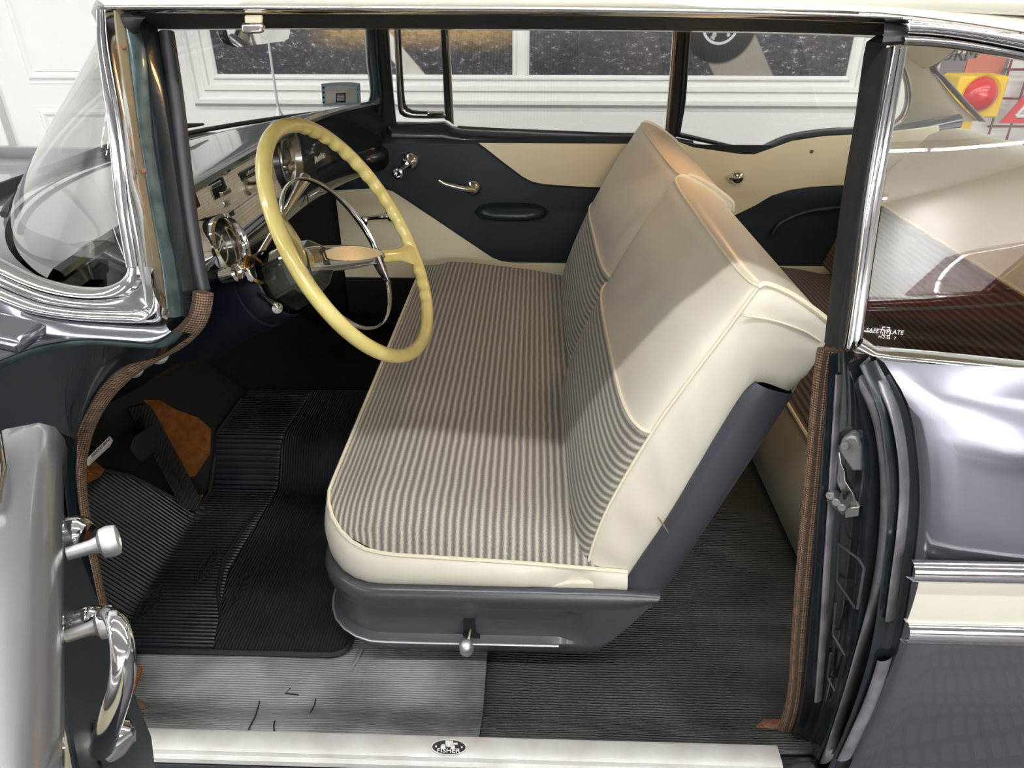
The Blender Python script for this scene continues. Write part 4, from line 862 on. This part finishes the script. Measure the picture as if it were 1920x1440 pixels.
# cracks and tear in the worn rubber
for pts in ([(545, 1290), (535, 1300), (560, 1303)], [(487, 1315), (484, 1326), (478, 1345), (474, 1352), (466, 1368)], [(515, 1352), (513, 1362), (515, 1375)], [(592, 1310), (590, 1322), (580, 1340), (577, 1360)], [(700, 1330), (697, 1340), (695, 1350)]):
    MB().tube([onfl(x, y, .0075) for x, y in pts], .0011, 5).build('floor_crack', M['black'], car)
MB().ribbon([at(676, 1212, Z=.343), at(664, 1236, Z=.343), at(656, 1256, Z=.343)], [at(682, 1216, Z=.343), at(671, 1238, Z=.343), at(658, 1258, Z=.343)], .001, V((0, 0, 1))).build('floor_tear', M['alu'], car)
fm = empty('floor_mat'); tag(fm, 'black ribbed rubber floor mat with leaf pattern lying in the front footwell', 'floor mat')
XL = ((-.652, -.70), (-.60, -.765), (-.5, -.865), (-.44, -.888), (-.33, -.886), (-.30, -.85), (-.285, -.79), (-.268, -.75), (-.25, -.742), (.3, -.742))
def xr(y): return -.315-(.03-math.sqrt(max(0, .0009-(max(0, -.622-y))**2)))
def bnd(y): return interp(((-.65, -.555), (-.455, -.602), (-.196, -.588), (.3, -.56)), y)
def matrows(fa, fb, nx, ys, lift):
    return [[V((x, y, zfloor(x, y)+lift)) for x in [lerp(fa(y), fb(y), i/nx) for i in range(nx+1)]] for y in ys]
ysm = [-.652+.004*k for k in range(8)]+[-.62+.9*k/60 for k in range(1, 61)]
MB().grid(matrows(lambda y: interp(XL, y), bnd, 24, ysm, .011)).build('crossways_ribs', M['mat_x'], fm, solid=.006)
MB().grid(matrows(bnd, xr, 24, ysm, .012)).build('lengthways_ribs', M['mat_y'], fm, solid=.006)
eb = [V((xr(y), y, zfloor(xr(y), y)+.013)) for y in [-.652+.004*k for k in range(8)]+[-.5, -.3]][::-1]+[V((x, -.652, zfloor(x, -.652)+.013)) for x in (-.40, -.55, -.69)]+[V((interp(XL, y), y, zfloor(interp(XL, y), y)+.013)) for y in [-.64, -.6, -.55, -.5, -.44, -.4, -.36, -.33, -.315, -.30, -.29, -.285, -.275, -.268, -.25, -.2, -.15, -.1, -.05, .05]]
MB().tube(eb, .0055, 8).build('rolled_border', M['rubber'], fm)
def leaf(p, q, wd):
    m_ = MB(); P0, P1 = onfl(*p, .016), onfl(*q, .016); ax = P1-P0; sd = V((0, 0, 1)).cross(ax).normalized()
    L_, R_ = [], []
    for k in range(13):
        t = k/12; w_ = wd*sin(PI*t)**.8; c = P0+ax*t
        L_.append(c+sd*w_); R_.append(c-sd*w_)
    up = V((0, 0, 1)); m_.tube(L_, .0016, 5); m_.tube(R_, .0016, 5); m_.tube([P0-ax*.15, P1], .0014, 5)
    for k in range(2, 11, 2):
        c = P0+ax*(k/12); m_.tube([c, c+ax*.09+sd*wd*sin(PI*(k+1)/12)*.8], .001, 4); m_.tube([c, c+ax*.09-sd*wd*sin(PI*(k+1)/12)*.8], .001, 4)
    m_.build('leaf_relief', M['rubber'], fm)
for p, q, w_ in (((255, 1165), (303, 1098), .016), ((372, 1090), (408, 1028), .014), ((438, 1135), (468, 1072), .014)): leaf(p, q, w_)
mb = MB()
mb.tube([onfl(*p, .015) for p in ((415, 1160), (408, 1110), (420, 1050), (450, 1000), (480, 960))], .004, 6); mb.build('stem_relief', M['rubber'], fm)
# tunnel covering
MB().grid([[V((x, y, zfloor(x, y)+.004)) for x in [-.72+.6*i/20 for i in range(21)]] for y in [-.19+.42*j/30 for j in range(31)]]).build('tunnel_cover', M['tunnel_mat'], car, solid=.004)
# accelerator, brake, parking brake, exposed underlay
acp = [onfl(x, y, .03) for x, y in ((236, 764), (274, 755), (368, 930), (360, 950), (338, 950))]
ac_ = MB().prism(acp, (.012, 0, -.012)).build('accelerator_pedal', M['mat_y'], car, bevel=.003)
MB().prism([onfl(x, y, .006) for x, y in ((270, 752), (300, 752), (330, 770), (372, 785), (396, 806), (394, 850), (366, 893), (352, 895), (322, 860))], (0, 0, .003)).build('exposed_underlay', M['brown_carpet'], car)
MB().prism([onfl(x, y, .006) for x, y in ((345, 962), (362, 935), (382, 928), (378, 955), (362, 966))], (0, 0, .003)).build('exposed_underlay', M['brown_carpet'], car)
MB().prism([onfl(x, y, .02) for x, y in ((150, 915), (150, 868), (178, 866), (196, 882), (188, 894), (160, 908))], (0, 0, .003)).build('exposed_underlay', M['brown_carpet'], car)
bp_ = [at(x, y, X=-.80) for x, y in ((242, 842), (246, 826), (282, 803), (294, 812), (296, 842), (268, 866), (256, 862))]
b = MB().prism(bp_, (.008, 0, .01)).build('brake_pedal', mat('pedal_rubber', srgb(38, 44, 46), .5), car, bevel=.003)
MB().tube([at(268, 836, X=-.81), at(262, 770, X=-.9), at(250, 700, X=-1.0)], [.010, .009, .009], 8).build('brake_arm', M['black'], b)
hp = [at(x, y, X=-.70) for x, y in ((159, 869), (200, 828), (207, 837), (165, 876))]
hb = MB().prism(hp, (.006, .004, .010)).build('parking_brake_handle', mat('handle_silver', srgb(214, 212, 204), .35, .3), car, bevel=.0015)
MB().tube([at(180, 846, X=-.715), at(165, 842, X=-.73), at(150, 838, X=-.75)], [.006, .008, .009], 10).build('handle_stem', M['old_chrome'], hb)
hd = (hp[1]-hp[0]); hc = (hp[0]+hp[1]+hp[2]+hp[3])/4+V((.0066, .0044, .011)); hu = hp[0]-hp[3]
text('handle_lettering', 'PARKING BRAKE', .0075, hc, hd, hu, M['letter_dark'], hb, .0001)
# ---------------------------------------------------------------- steering wheel and column
Wc = V((-.30856, -.3039, .98381)); wn = V((.87126, -.09363, .48181)); w1 = V((-.48394, 0, .8751)); w2 = V((-.08194, -.99561, -.04531))
def wp(r_, th, h=0): t = math.radians(th); return Wc+(w1*cos(t)+w2*sin(t))*r_+wn*h
rows = []; NS = 216
for i in range(NS):
    th = 360*i/NS; t = math.radians(th); rd = w1*cos(t)+w2*sin(t); row = []
    low = sstep(195, 215, th)*sstep(350, 330, th) + sstep(85, 100, th)*0
    for k in range(14):
        q = 2*PI*k/14; rr_ = .0125
        if cos(q) < 0: rr_ += .0022*abs(cos(q))*(sin(th*PI/180*44))*low
        row.append(Wc+rd*(.2155+rr_*cos(q))+wn*(rr_*sin(q)))
    rows.append(row)
swl = MB().grid(rows, cu=True, cv=True).build('steering_wheel', M['wheel'], car, ang=80); tag(swl, 'pale yellow steering wheel rim with finger grips')
for th in (60, 240):
    R_ = []
    for k in range(9):
        u = k/8; r_ = lerp(.212, .10 if th == 240 else .03, u); hh = -.0-.10*(u if th == 60 else u*.55)**1.3
        wd = lerp(.026, .013, min(1, u*3)); hg = lerp(.011, .013, u); t = math.radians(th); tg_ = (-w1*sin(t)+w2*cos(t)); c = wp(r_, th, hh)
        R_.append([c+tg_*wd*cos(2*PI*j/12)+wn*hg*sin(2*PI*j/12) for j in range(12)])
    MB().grid(R_, cu=True, cap=True).build('wheel_spoke', M['wheel'], swl)
# horn ring: flat chrome hoop
rows = []
for i in range(96):
    th = 360*i/96; t = math.radians(th); rd = w1*cos(t)+w2*sin(t); c = Wc+w2*.03+rd*.139-wn*.024
    rows.append([c+rd*.0022*cos(2*PI*k/8)+wn*.006*sin(2*PI*k/8) for k in range(8)])
MB().grid(rows, cu=True, cv=True).build('horn_ring', M['chrome'], swl)
# boat shaped horn bar with amber lens
R_, Lz = [], []
for k in range(17):
    u = k/16; r_ = lerp(-.035, .135, u); wd = .025*math.sqrt(max(.004, 1-((u-.25)/.76)**2)); hg = .016*math.sqrt(max(.01, 1-((u-.25)/.76)**2))
    t = math.radians(240); tg_ = (-w1*sin(t)+w2*cos(t)); c = wp(r_, 240, lerp(-.085, -.022, u**.9))
    R_.append([c+tg_*wd*cos(2*PI*j/16)+wn*hg*sin(2*PI*j/16) for j in range(16)])
    if .10 < u < .88: Lz.append([c+tg_*wd*.6*math.sqrt(max(0.02, 1-((u-.49)/.41)**2))*(j/6-1)+wn*(hg*.93+.004) for j in range(13)])
hb_ = MB().grid(R_, cu=True, cap=True).build('horn_bar', M['chrome'], swl)
MB().grid(Lz).build('amber_lens', M['amber'], swl)
for th in (222, 252):
    rp_ = Wc+w2*.03+(w1*cos(math.radians(th))+w2*sin(math.radians(th)))*.139-wn*.024
    MB().tube([wp(.105, 240, -.03), wp(.105, 240, -.03).lerp(rp_, .6)-wn*.001, rp_], [.010, .007, .004], 8).build('ring_bracket', M['chrome'], swl)
# hub, column, levers
hubm = mat('hub_green_black', srgb(22, 30, 26), .12, .1, coat=1, noise=(16, .6), c2=srgb(78, 88, 74))
MB().lathe([(.0, -.055), (.020, -.06), (.045, -.085), (.058, -.125), (.060, -.165), (.054, -.178)], Wc, wn, 6, math.radians(20), math.radians(380)).build('wheel_hub', hubm, swl, smooth=False, bevel=.004)
MB().tube([wp(.045, 95, -.095), wp(.052, 62, -.10), wp(.045, 28, -.095)], .0025, 6).build('hub_trim', M['chrome'], swl)
cl = MB().lathe([(.064, -.172), (.066, -.176), (.066, -.215), (.063, -.217), (.063, -.222), (.066, -.224), (.066, -.40), (.05, -.46), (.048, -.80)], Wc, wn, 36).build('steering_column', mat('column_navy', srgb(20, 28, 40), .38, .1, coat=.3, crough=.2), car)
p0, p1 = at(486, 478, Y=-.26), at(574, 332, Y=-.09)
MB().tube([p0, p0.lerp(p1, .52), p0.lerp(p1, .54), p0.lerp(p1, .60), p0.lerp(p1, .94), p0.lerp(p1, .99), p1], [.006, .0052, .0065, .0065, .0115, .012, .0105], 14).build('shift_lever', M['chrome'], cl)
p0, p1 = at(486, 552, Y=-.352), at(519, 577, Y=-.415)
MB().tube([p0, p0.lerp(p1, .5), p0.lerp(p1, .9), p1], [.0055, .0055, .0075, .008], 12).build('turn_signal_lever', M['old_chrome'], cl)
MB().lathe([(.0092, -.003), (.0092, .003), (.0, .005)], p1, p1-p0, 14).build('lever_cap', M['chrome'], cl)
qc_ = at(480, 505, Y=-.33)
MB().lathe([(.024, -.008), (.028, -.006), (.029, 0), (.025, .003), (.021, .002)], qc_, wn, 24).build('shift_quadrant', M['brass'], cl)
text('quadrant_lettering', 'P N D L R', .008, at(472, 488, Y=-.335)+wn*.004, w2*-1-w1*.5, w1, M['letter_dark'], cl, .0002)
MB().prism([at(x, y, Y=-.365) for x, y in ((455, 505), (464, 503), (477, 525), (472, 531), (463, 526))], (0, .012, 0)).build('quadrant_bracket', M['chrome'], cl, bevel=.002)
MB().prism([at(x, y, Y=-.365) for x, y in ((428, 508), (436, 496), (450, 495), (458, 512), (455, 527), (430, 529))], (0, .02, 0)).build('ignition_shroud', M['chrome'], cl, bevel=.005)
# ---------------------------------------------------------------- front seat
def perim(n=64, y1=.645, xf=-.335, xb=.16, rc=.095):
    pts = [V((xb, y1))]+[V((lerp(xb, xf+rc, k/10), y1)) for k in range(1, 11)]
    pts += [V((xf+rc-rc*sin(k*PI/16), y1-rc+rc*cos(k*PI/16))) for k in range(1, 9)]
    pts += [V((xf, lerp(y1-rc, -y1+rc, k/16))) for k in range(1, 17)]
    pts += [V((xf+rc-rc*cos(k*PI/16), -y1+rc-rc*sin(k*PI/16))) for k in range(1, 9)]
    pts += [V((lerp(xf+rc, xb, k/12), -y1)) for k in range(1, 13)]
    return resample(pts, n)
def pn(P_):
    out = []
    for i in range(len(P_)):
        d = P_[min(i+1, len(P_)-1)]-P_[max(i-1, 0)]; d.normalize(); out.append(V((-d.y, d.x)) if False else V((d.y, -d.x)))
    return out
PR = perim(90); PN = pn(PR)
if PN[45].x > 0: PN = [-p for p in PN]
def ztop(x): return interp(((-.335, .634), (-.325, .622), (-.30, .602), (-.27, .588), (-.22, .578), (0, .566), (.16, .552)), x)
# seat cushion top (striped cloth) as a dome over the perimeter; uv.x runs front to back
rows = []; uvs = []
xsr = lambda y: -.335+(.095-math.sqrt(max(0, .095**2-max(0, abs(y)-.55)**2)) if abs(y) < .645 else .095)
NY, NX = 64, 40
for j in range(NY+1):
    y = -.645+1.29*j/NY; xf = xsr(y); row = []
    for i in range(NX+1):
        x = lerp(xf, .16, (i/NX)**1.25); e_ = min((x-xf)/.10, 1); ey = min((.645-abs(y))/.09, 1)
        dome = math.sqrt(max(0, 1-(1-e_)**2))*math.sqrt(max(0, 1-(1-ey)**2))
        z = ztop(x)+dome*interp(((-.335, .006), (-.30, .036), (-.26, .056), (-.2, .062), (0, .048), (.16, .028)), x)
        row.append(V((x, y, z))); uvs.append((x-.03*max(0, (-.25-x)/.085)**2, y))
    rows.append(row)
cu_ = MB().grid(rows, uv=uvs).build('seat_cushion', M['fabric'], car, ang=80); tag(cu_, 'front bench seat cushion in grey striped cloth')
def band(fz0, fz1, bul, n=8, inset=(0, 0)):
    rws = []
    for p, nn in zip(PR, PN):
        row = []
        for k in range(n+1):
            t = k/n; z = lerp(fz0(p.x), fz1(p.x), t); o_ = bul*sin(PI*t)**.7+lerp(inset[0], inset[1], t)
            row.append(V((p.x+nn.x*o_, p.y+nn.y*o_, z)))
        rws.append(row)
    return rws
def wrk(rws):
    for i, r_ in enumerate(rws):
        for k, p in enumerate(r_):
            if p.y < -.5 and p.x > -.05:
                a = math.exp(-((p.x-.075)/.05)**2); p.y += a*.014*sin(k/8*PI)*(1+.5*sin(p.x*160)); p.z -= a*.01*sin(k/8*PI)
    return rws
MB().grid(wrk(band(lambda x: ztop(x), lambda x: .512, .014))).build('cushion_border', M['ivory'], cu_, ang=80)
MB().tube([V((p.x+n_.x*.001, p.y+n_.y*.001, ztop(p.x)+.001)) for p, n_ in zip(PR, PN)], .0032, 6).build('cushion_piping', M['ivory2'], cu_)
MB().prism([V((x, -.652, z)) for x, z in ((.02, .512), (.04, .527), (.07, .534), (.16, .536), (.16, .512))], (0, .03, 0)).build('hinge_cover', M['ivory'], cu_, bevel=.004)
# painted seat base with rolled lip and pressed panel
BR = perim(90, .662, -.345, .212, .10); BN = pn(BR)
if BN[45].x > 0: BN = [-p for p in BN]
prof = [(-.02, .517), (-.002, .524), (.006, .52), (.009, .510), (.008, .498), (.004, .488), (.004, .482), (.0, .478), (.0, .44), (.0, .412), (.006, .408), (.007, .404), (.003, .400), (-.002, .385), (-.012, .365), (-.035, .348), (-.06, .345)]
rws = []
for p, nn in zip(BR, BN):
    end = sstep(.06, .085, p.x); up = max(0, (p.x-.11)/.10)**2*.10; row = []
    for o_, z in prof:
        o2 = lerp(o_, .005, end) if .40 <= z <= .49 else o_
        o2 -= .006*(0 if not (.41 <= z <= .479) else (1-end))
        zz = z+up*(.52-z)/.17; row.append(V((p.x+nn.x*o2-(.52-z)*.25*sstep(.09, .212, p.x), p.y+nn.y*o2, zz)))
    rws.append(row)
sb = MB().grid(rws).build('seat_base', M['navy_metal'], car, ang=50); tag(sb, 'navy painted seat base with chrome adjuster knob')
MB().tube([V((p.x+n_.x*.008, p.y+n_.y*.008, .405)) for p, n_ in zip(BR, BN) if p.x < .075 and p.y < .3], .0022, 6).build('base_bead', M['alu'], sb)
kp = at(874, 1212, Y=-.69); sp2 = at(882, 1180, Y=-.664)
MB().tube([sp2, sp2.lerp(kp, .5)+V((0, -.004, 0)), kp], [.003, .003, .004], 8).build('adjuster_stem', M['old_chrome'], sb)
MB().lathe([(0, .012), (.006, .0118), (.0095, .009), (.0115, .003), (.0105, -.008), (.012, -.014), (.010, -.021), (0, -.023)], kp, (0, -.35, .9), 20).build('adjuster_knob', M['alu'], sb)
MB().prism([at(x, y, Y=-.664) for x, y in ((870, 1166), (890, 1166), (892, 1192), (900, 1196), (868, 1192))], (0, .01, 0)).build('adjuster_slot', M['black'], sb)
# backrests -----------------------------------------------------
FRC = [(.098, .515), (.095, .56), (.104, .61), (.124, .68), (.150, .75), (.176, .812), (.208, .878), (.240, .94), (.268, .992), (.280, 1.022), (.290, 1.036)]      # front face at the end seam
TOP = [(.290, 1.036), (.300, 1.040), (.33, 1.028), (.36, 1.010), (.385, .992), (.393, .982), (.394, .968)]
BKV = [(.394, .968), (.378, .925), (.363, .881)]
BKN = [(.363, .881), (.33, .79), (.28, .655), (.235, .535), (.218, .488), (.204, .466), (.18, .462), (.15, .478)]
def backrest(y0, y1, lab, fwd):
    n = 30; hw = (y1-y0)/2; yc = (y0+y1)/2
    def bl(y):
        t = abs(y-yc)/hw; return math.sqrt(max(0, 1-t**5))
    def rowsof(prof, kf, inset=.02, m=4):
        pr_ = crs([(a, b_) for a, b_ in prof], m); out = []
        for j in range(n+1):
            u = j/n; u = .5-.5*cos(PI*u); y = lerp(y0, y1, u); b_ = bl(y); row = []
            for a, z in pr_:
                s_ = sstep(.50, .58, z)*sstep(1.06, .95, z)
                row.append(V((a-kf*b_*(.35+.65*s_)+fwd, y, z+(1-b_)*(-.012)*(1 if kf == 0 else 0)*0)))
            out.append(row)
        return out
    F = rowsof(FRC, .034)
    cut = 5*4
    def uvr(rs):
        o_ = []
        for r_ in rs:
            L_ = 0
            for k, p in enumerate(r_):
                if k: L_ += (p-r_[k-1]).length
                o_.append((L_+.003, p.y))
        return o_
    lowr = [r_[:cut+1] for r_ in F]; upr = [r_[cut:] for r_ in F]
    sh = MB().grid(rowsof(BKN, 0)).build('seat_backrest', M['seat_navy'], car, ang=60); tag(sh, lab)
    MB().grid(lowr, uv=uvr(lowr)).build('striped_facing', M['fabric'], sh, ang=80)
    MB().grid(upr).build('ivory_facing', M['ivory'], sh, ang=80)
    MB().tube([r_[0]+V((-.002, 0, 0)) for r_ in upr], .0028, 6).build('facing_piping', M['ivory2'], sh)
    T_ = rowsof(TOP, 0)
    for t_, u_ in zip(T_, upr):
        d = u_[-1]-t_[0]
        for k, p in enumerate(t_): p += d*(1-k/(len(t_)-1))**2
    MB().grid(T_).build('top_panel', M['ivory'], sh, ang=80)
    MB().tube([r_[0]+V((.0005, 0, .001)) for r_ in T_], .0024, 6).build('top_seam', M['ivory2'], sh)
    for r_ in (T_[0], T_[-1]): MB().tube(r_, .0042, 8).build('end_welt', M['ivory2'], sh)
    MB().grid(rowsof(BKV, 0)).build('back_flap', M['ivory'], sh)
    for ye, sg in ((y0, -1), (y1, 1)):
        Fc = [(.098, .515), (.100, .58), (.124, .68), (.176, .812), (.208, .878), (.268, .992), (.288, 1.032), (.300, 1.040), (.33, 1.028), (.36, 1.010), (.393, .982)]
        Bc = [(.150, .490), (.172, .550), (.216, .655), (.275, .823), (.300, .885), (.312, .899), (.320, .897), (.330, .894), (.343, .889), (.358, .884), (.372, .905)]
        Fc, Bc = resample(crs(Fc, 4), 40), resample(crs(Bc, 4), 40); rws = []
        for i, (a, b_) in enumerate(zip(Fc, Bc)):
            row = []
            for k in range(11):
                t = k/10; p = a.lerp(b_, t)
                bu = .009*math.sqrt(max(0, 1-(2*t-1)**2))*1.0+.0022*sin(i*1.15+2*t)*sin(PI*t)*(1 if 3 < i < 26 else .3)
                row.append(V((p.x+fwd, ye+sg*bu, p.y)))
            rws.append(row)
        MB().grid(rws).build('side_panel', M['ivory'], sh, ang=80)
        MB().tube([V((p.x+fwd-.001, ye+sg*.001, p.y)) for p in Fc[:33]], .0024, 6).build('side_seam', M['ivory2'], sh)
        Na = resample(crs([(.146, .478), (.172, .550), (.216, .655), (.275, .823), (.300, .887), (.312, .900)], 4), 24); Nb = resample(crs([(.204, .464), (.235, .535), (.28, .655), (.33, .79), (.355, .86), (.364, .883)], 4), 24)
        MB().ribbon([V((p.x+fwd-.004, ye+sg*.008, p.y)) for p in Na], [V((p.x+fwd, ye+sg*.004, p.y)) for p in Nb], .010, V((0, sg, 0)), 8, .006).build('side_shell', M['seat_navy'], sh)
    return sh
bkd = backrest(-.635, -.035, 'driver side folding backrest in striped cloth and ivory vinyl', .0)
bkp = backrest(-.030, .635, 'passenger side folding backrest in striped cloth and ivory vinyl', .018)
MB().tube(crs([at(x, y, Y=-.6445) for x, y in ((1393, 592), (1430, 597), (1470, 607), (1510, 622), (1538, 640))], 4), .0016, 6).build('end_seam', M['ivory2'], bkd)
MB().tube([at(1234, 970, Y=-.651), at(1243, 983, Y=-.653), at(1254, 1000, Y=-.653)], [.0006, .0018, .0005], 6).build('shell_scuff', M['tan_paint'], bkd)
# ---------------------------------------------------------------- rear seat
rs_top = lambda px, py, z: at(px, py, Z=z)
rows, uv_ = [], []
for j in range(41):
    y = -.62+1.24*j/40; row = []
    for i in range(21):
        t = i/20; x = .545+.42*t; z = .60+.03*sin(PI*min(1, t*1.2))+.02*t-.02*abs(y/.62)**6; row.append(V((x, y, z))); uv_.append((x*1.0, y))
    rows.append(row)
rcu = MB().grid(rows, uv=uv_).build('rear_seat_cushion', M['fabric_shaded'], car, ang=80); tag(rcu, 'rear bench seat cushion in striped cloth darkened for shade')
MB().grid([[V((.545-.012*sin(PI*k/8)-.0+(.0 if k < 7 else .01)-.0*k, y, lerp(.60, .345, k/8))) for k in range(9)] for y in [-.62+1.24*j/20 for j in range(21)]]).build('cushion_front', M['cream_vinyl'], rcu)
MB().tube([V((.545, y, .601)) for y in (-.62, 0, .62)], .004, 6).build('cushion_piping', M['ivory2'], rcu)
rows_f, rows_v, uv_ = [], [], []
for j in range(41):
    y = -.64+1.28*j/40; e_ = math.sqrt(max(0, 1-abs(y/.645)**8)); rf, rv = [], []
    for k in range(13):
        t = k/12; z = .62+.235*t; x = .90+.09*t-.04*e_*sin(PI*t*.5); rf.append(V((x, y, z))); uv_.append((z*1.1, y))
    for k in range(17):
        t = k/16
        if t < .7: q = t/.7; p = V((.99-.04*e_+.13*q, y, .855+.195*e_*q+.07*(1-e_)*q))
        else: q = (t-.7)/.3; p = V((1.12-.04*e_+.10*q, y, .855+(.195*e_+.07*(1-e_))+.02*sin(PI*q)-.03*q))
        rv.append(p)
    rows_f.append(rf); rows_v.append(rv)
rbk = MB().grid(rows_v).build('rear_seat_backrest', M['ivory'], car, ang=80); tag(rbk, 'rear seat backrest with rounded cream vinyl top')
MB().grid(rows_f, uv=uv_).build('striped_facing', M['fabric_shaded'], rbk, ang=80)
MB().tube([r_[0] for r_ in rows_v], .004, 6).build('facing_piping', M['ivory2'], rbk)
MB().grid([[V((x, y, 1.0-.03*k)) for k, x in enumerate((1.18, 1.4, 1.62))] for y in (-.66, 0, .66)]).build('parcel_shelf', M['headliner'], car, solid=.01)
MB().grid([[V((x, y, z)) for x, z in ((1.20, 1.0), (1.22, .7), (1.25, .35))] for y in (-.72, 0, .72)]).build('rear_bulkhead', M['black'], car, solid=.01)
# ---------------------------------------------------------------- mirror, visor clip, sticker, dome lamp
mnr = V((.93, -.36, -.06)).normalized(); mp0 = at(480, 60, X=-.50)
mo = [onpl(x, y, mp0, mnr) for x, y in ((421, 40), (422, 56), (426, 70), (433, 82), (443, 88), (490, 82), (530, 77), (538, 72), (541, 62), (541, 40))]
mc = sum(mo, V((0, 0, 0)))/len(mo)
mh = MB().prism([mc+(p-mc)*1.04 for p in mo], mnr*-.018).build('mirror', M['garnish'], car, bevel=.004); tag(mh, 'interior rear-view mirror')
MB().prism([p+mnr*.002 for p in mo], mnr*.0015).build('mirror_glass', mat('mirror_glass', (.92, .93, .92, 1), .02, 1), mh, smooth=False)
MB().tube([mc+V((-.02, 0, 0)), mc+V((-.04, 0, .05)), mc+V((-.05, 0, .08))], .007, 8).build('mirror_stem', M['chrome'], mh)
vc = MB(); q = [side(x, y, .0) for x, y in ((461, 28), (495, 28), (494, 46), (462, 46))]
vc.prism(q, (0, -.006, 0)); vcl = vc.build('door_bumper_bracket', M['cream_vinyl'], car, bevel=.002)
MB().prism([side(x, y, -.004) for x, y in ((455, 42), (500, 42), (497, 62), (459, 63))], (0, -.010, 0)).build('bracket_clip', M['old_chrome'], vcl, bevel=.003)
wA, wB, wC = W(.62, .2), W(.70, .2), W(.66, .5); sn_ = (wB-wA).cross(wC-wA).normalized()
if sn_.y > 0: sn_ = -sn_
so = W(.66, .3)+sn_*.006
sx = lambda x, y, l=0: onpl(x, y, so+sn_*l, sn_)
sk_ = MB().prism([sx(602, 157), sx(620, 155), sx(640, 154), sx(660, 154), sx(675, 156), sx(677, 199), sx(660, 198), sx(640, 197), sx(622, 198), sx(605, 200)], sn_*.0006).build('city_sticker', M['paper_blue'], car); tag(sk_, 'blue-grey city sticker on the windshield')
MB().prism([sx(x, y, .001) for x, y in ((610, 163), (640, 161), (668, 163), (669, 192), (640, 192), (611, 194))], sn_*.0004).build('sticker_centre', M['paper_white'], sk_)
MB().prism([sx(x, y, .002) for x, y in ((630, 175), (648, 174), (648, 192), (630, 192))], sn_*.0004).build('sticker_block', M['plate_black'], sk_)
su = sx(640, 160)-sx(640, 190); sr_ = sx(670, 178)-sx(610, 178)
for i, c in enumerate('CHICAGO'): text('sticker_lettering', c, .010, sx(671.5, 163+i*5.3, .003), sr_, su, M['letter_dark'], sk_, .0002)
mb = MB()
for i in range(4): mb.lathe([(0, .0008), (.0032, .0006), (.0034, 0)], sx(606.5, 164.5+i*9.2, .002), sn_, 10)
mb.build('sticker_dots', M['plate_black'], sk_)
mb = MB()
for i in range(6): mb.tube([sx(632, 178+i*2.2, .003), sx(646, 178+i*2.2, .003)], .0007, 4)
mb.build('sticker_lines', M['letter_white'], sk_)
dm = MB().lathe([(0, -.03), (.03, -.026), (.055, -.012), (.06, 0)], (.42, .05, 1.405), (0, 0, 1), 28).build('dome_lamp', M['dome'], car); tag(dm, 'lit warm dome lamp in the headliner')
pl = bpy.data.lights.new('dome_light', 'POINT'); pl.energy = 2.3; pl.color = (1, .56, .25); pl.shadow_soft_size = .04
po = bpy.data.objects.new('dome_light', pl); col.objects.link(po); po.location = (.42, .05, 1.355)
# ---------------------------------------------------------------- maroon car parked across the showroom (mirrored in the side glass)
mcar = empty('car'); tag(mcar, 'maroon vintage sedan with chrome side trim parked across the showroom', 'car')
X0, Yf, Yb = 2.75, -6.6, -8.3
bodyp = [(0, .30), (.25, .26), (.55, .26), (.62, .55), (.80, .70), (1.0, .72), (1.2, .62), (1.32, .26), (3.3, .26), (3.4, .55), (3.6, .70), (3.8, .72), (4.0, .6), (4.1, .28), (4.9, .30), (5.0, .5), (4.95, .82), (4.6, .93), (3.7, .98), (1.6, 1.0), (.3, .95), (0, .8)]
MB().prism([V((X0+x, Yb, z)) for x, z in bodyp], (0, Yf-Yb, 0)).build('body', M['maroon'], mcar, bevel=.05, seg=4)
cab = [(1.35, .98), (1.75, 1.40), (2.1, 1.49), (3.0, 1.49), (3.4, 1.40), (3.75, .97)]
MB().prism([V((X0+x, Yb+.14, z)) for x, z in cab], (0, Yf-Yb-.28, 0)).build('cabin', M['maroon'], mcar, bevel=.05, seg=4)
for poly in ([(1.55, 1.02), (1.82, 1.34), (2.28, 1.42), (2.28, 1.02)], [(2.36, 1.02), (2.36, 1.42), (2.95, 1.42), (3.25, 1.36), (3.5, 1.02)]):
    MB().prism([V((X0+x, Yf-.142, z)) for x, z in poly], (0, .008, 0)).build('side_window', M['dial'], mcar, smooth=False)
    MB().tube([V((X0+x, Yf-.13, z)) for x, z in poly], .014, 6, closed=True).build('window_trim', M['chrome'], mcar)
for z in (.88, .60, .33): MB().tube([(X0+.1, Yf+.01, z), (X0+2.5, Yf+.02, z+.01), (X0+4.9, Yf+.01, z)], .018, 6).build('side_trim', M['chrome'], mcar)
for x in (.92, 3.7):
    MB().lathe([(.33, -.1), (.34, -.02), (.30, .0), (.2, .0)], (X0+x, Yf-.06, .34), (0, 1, 0), 28).build('tyre', M['tyre'], mcar)
    MB().lathe([(.2, -.01), (.19, .01), (.1, .02), (0, .04)], (X0+x, Yf-.06, .34), (0, 1, 0), 24).build('hubcap', M['chrome'], mcar)
    MB().lathe([(.40, 0), (.415, .012), (.43, 0)], (X0+x, Yf, .34), (0, 1, 0), 28, 0, PI*2).build('arch_trim', M['chrome'], mcar)
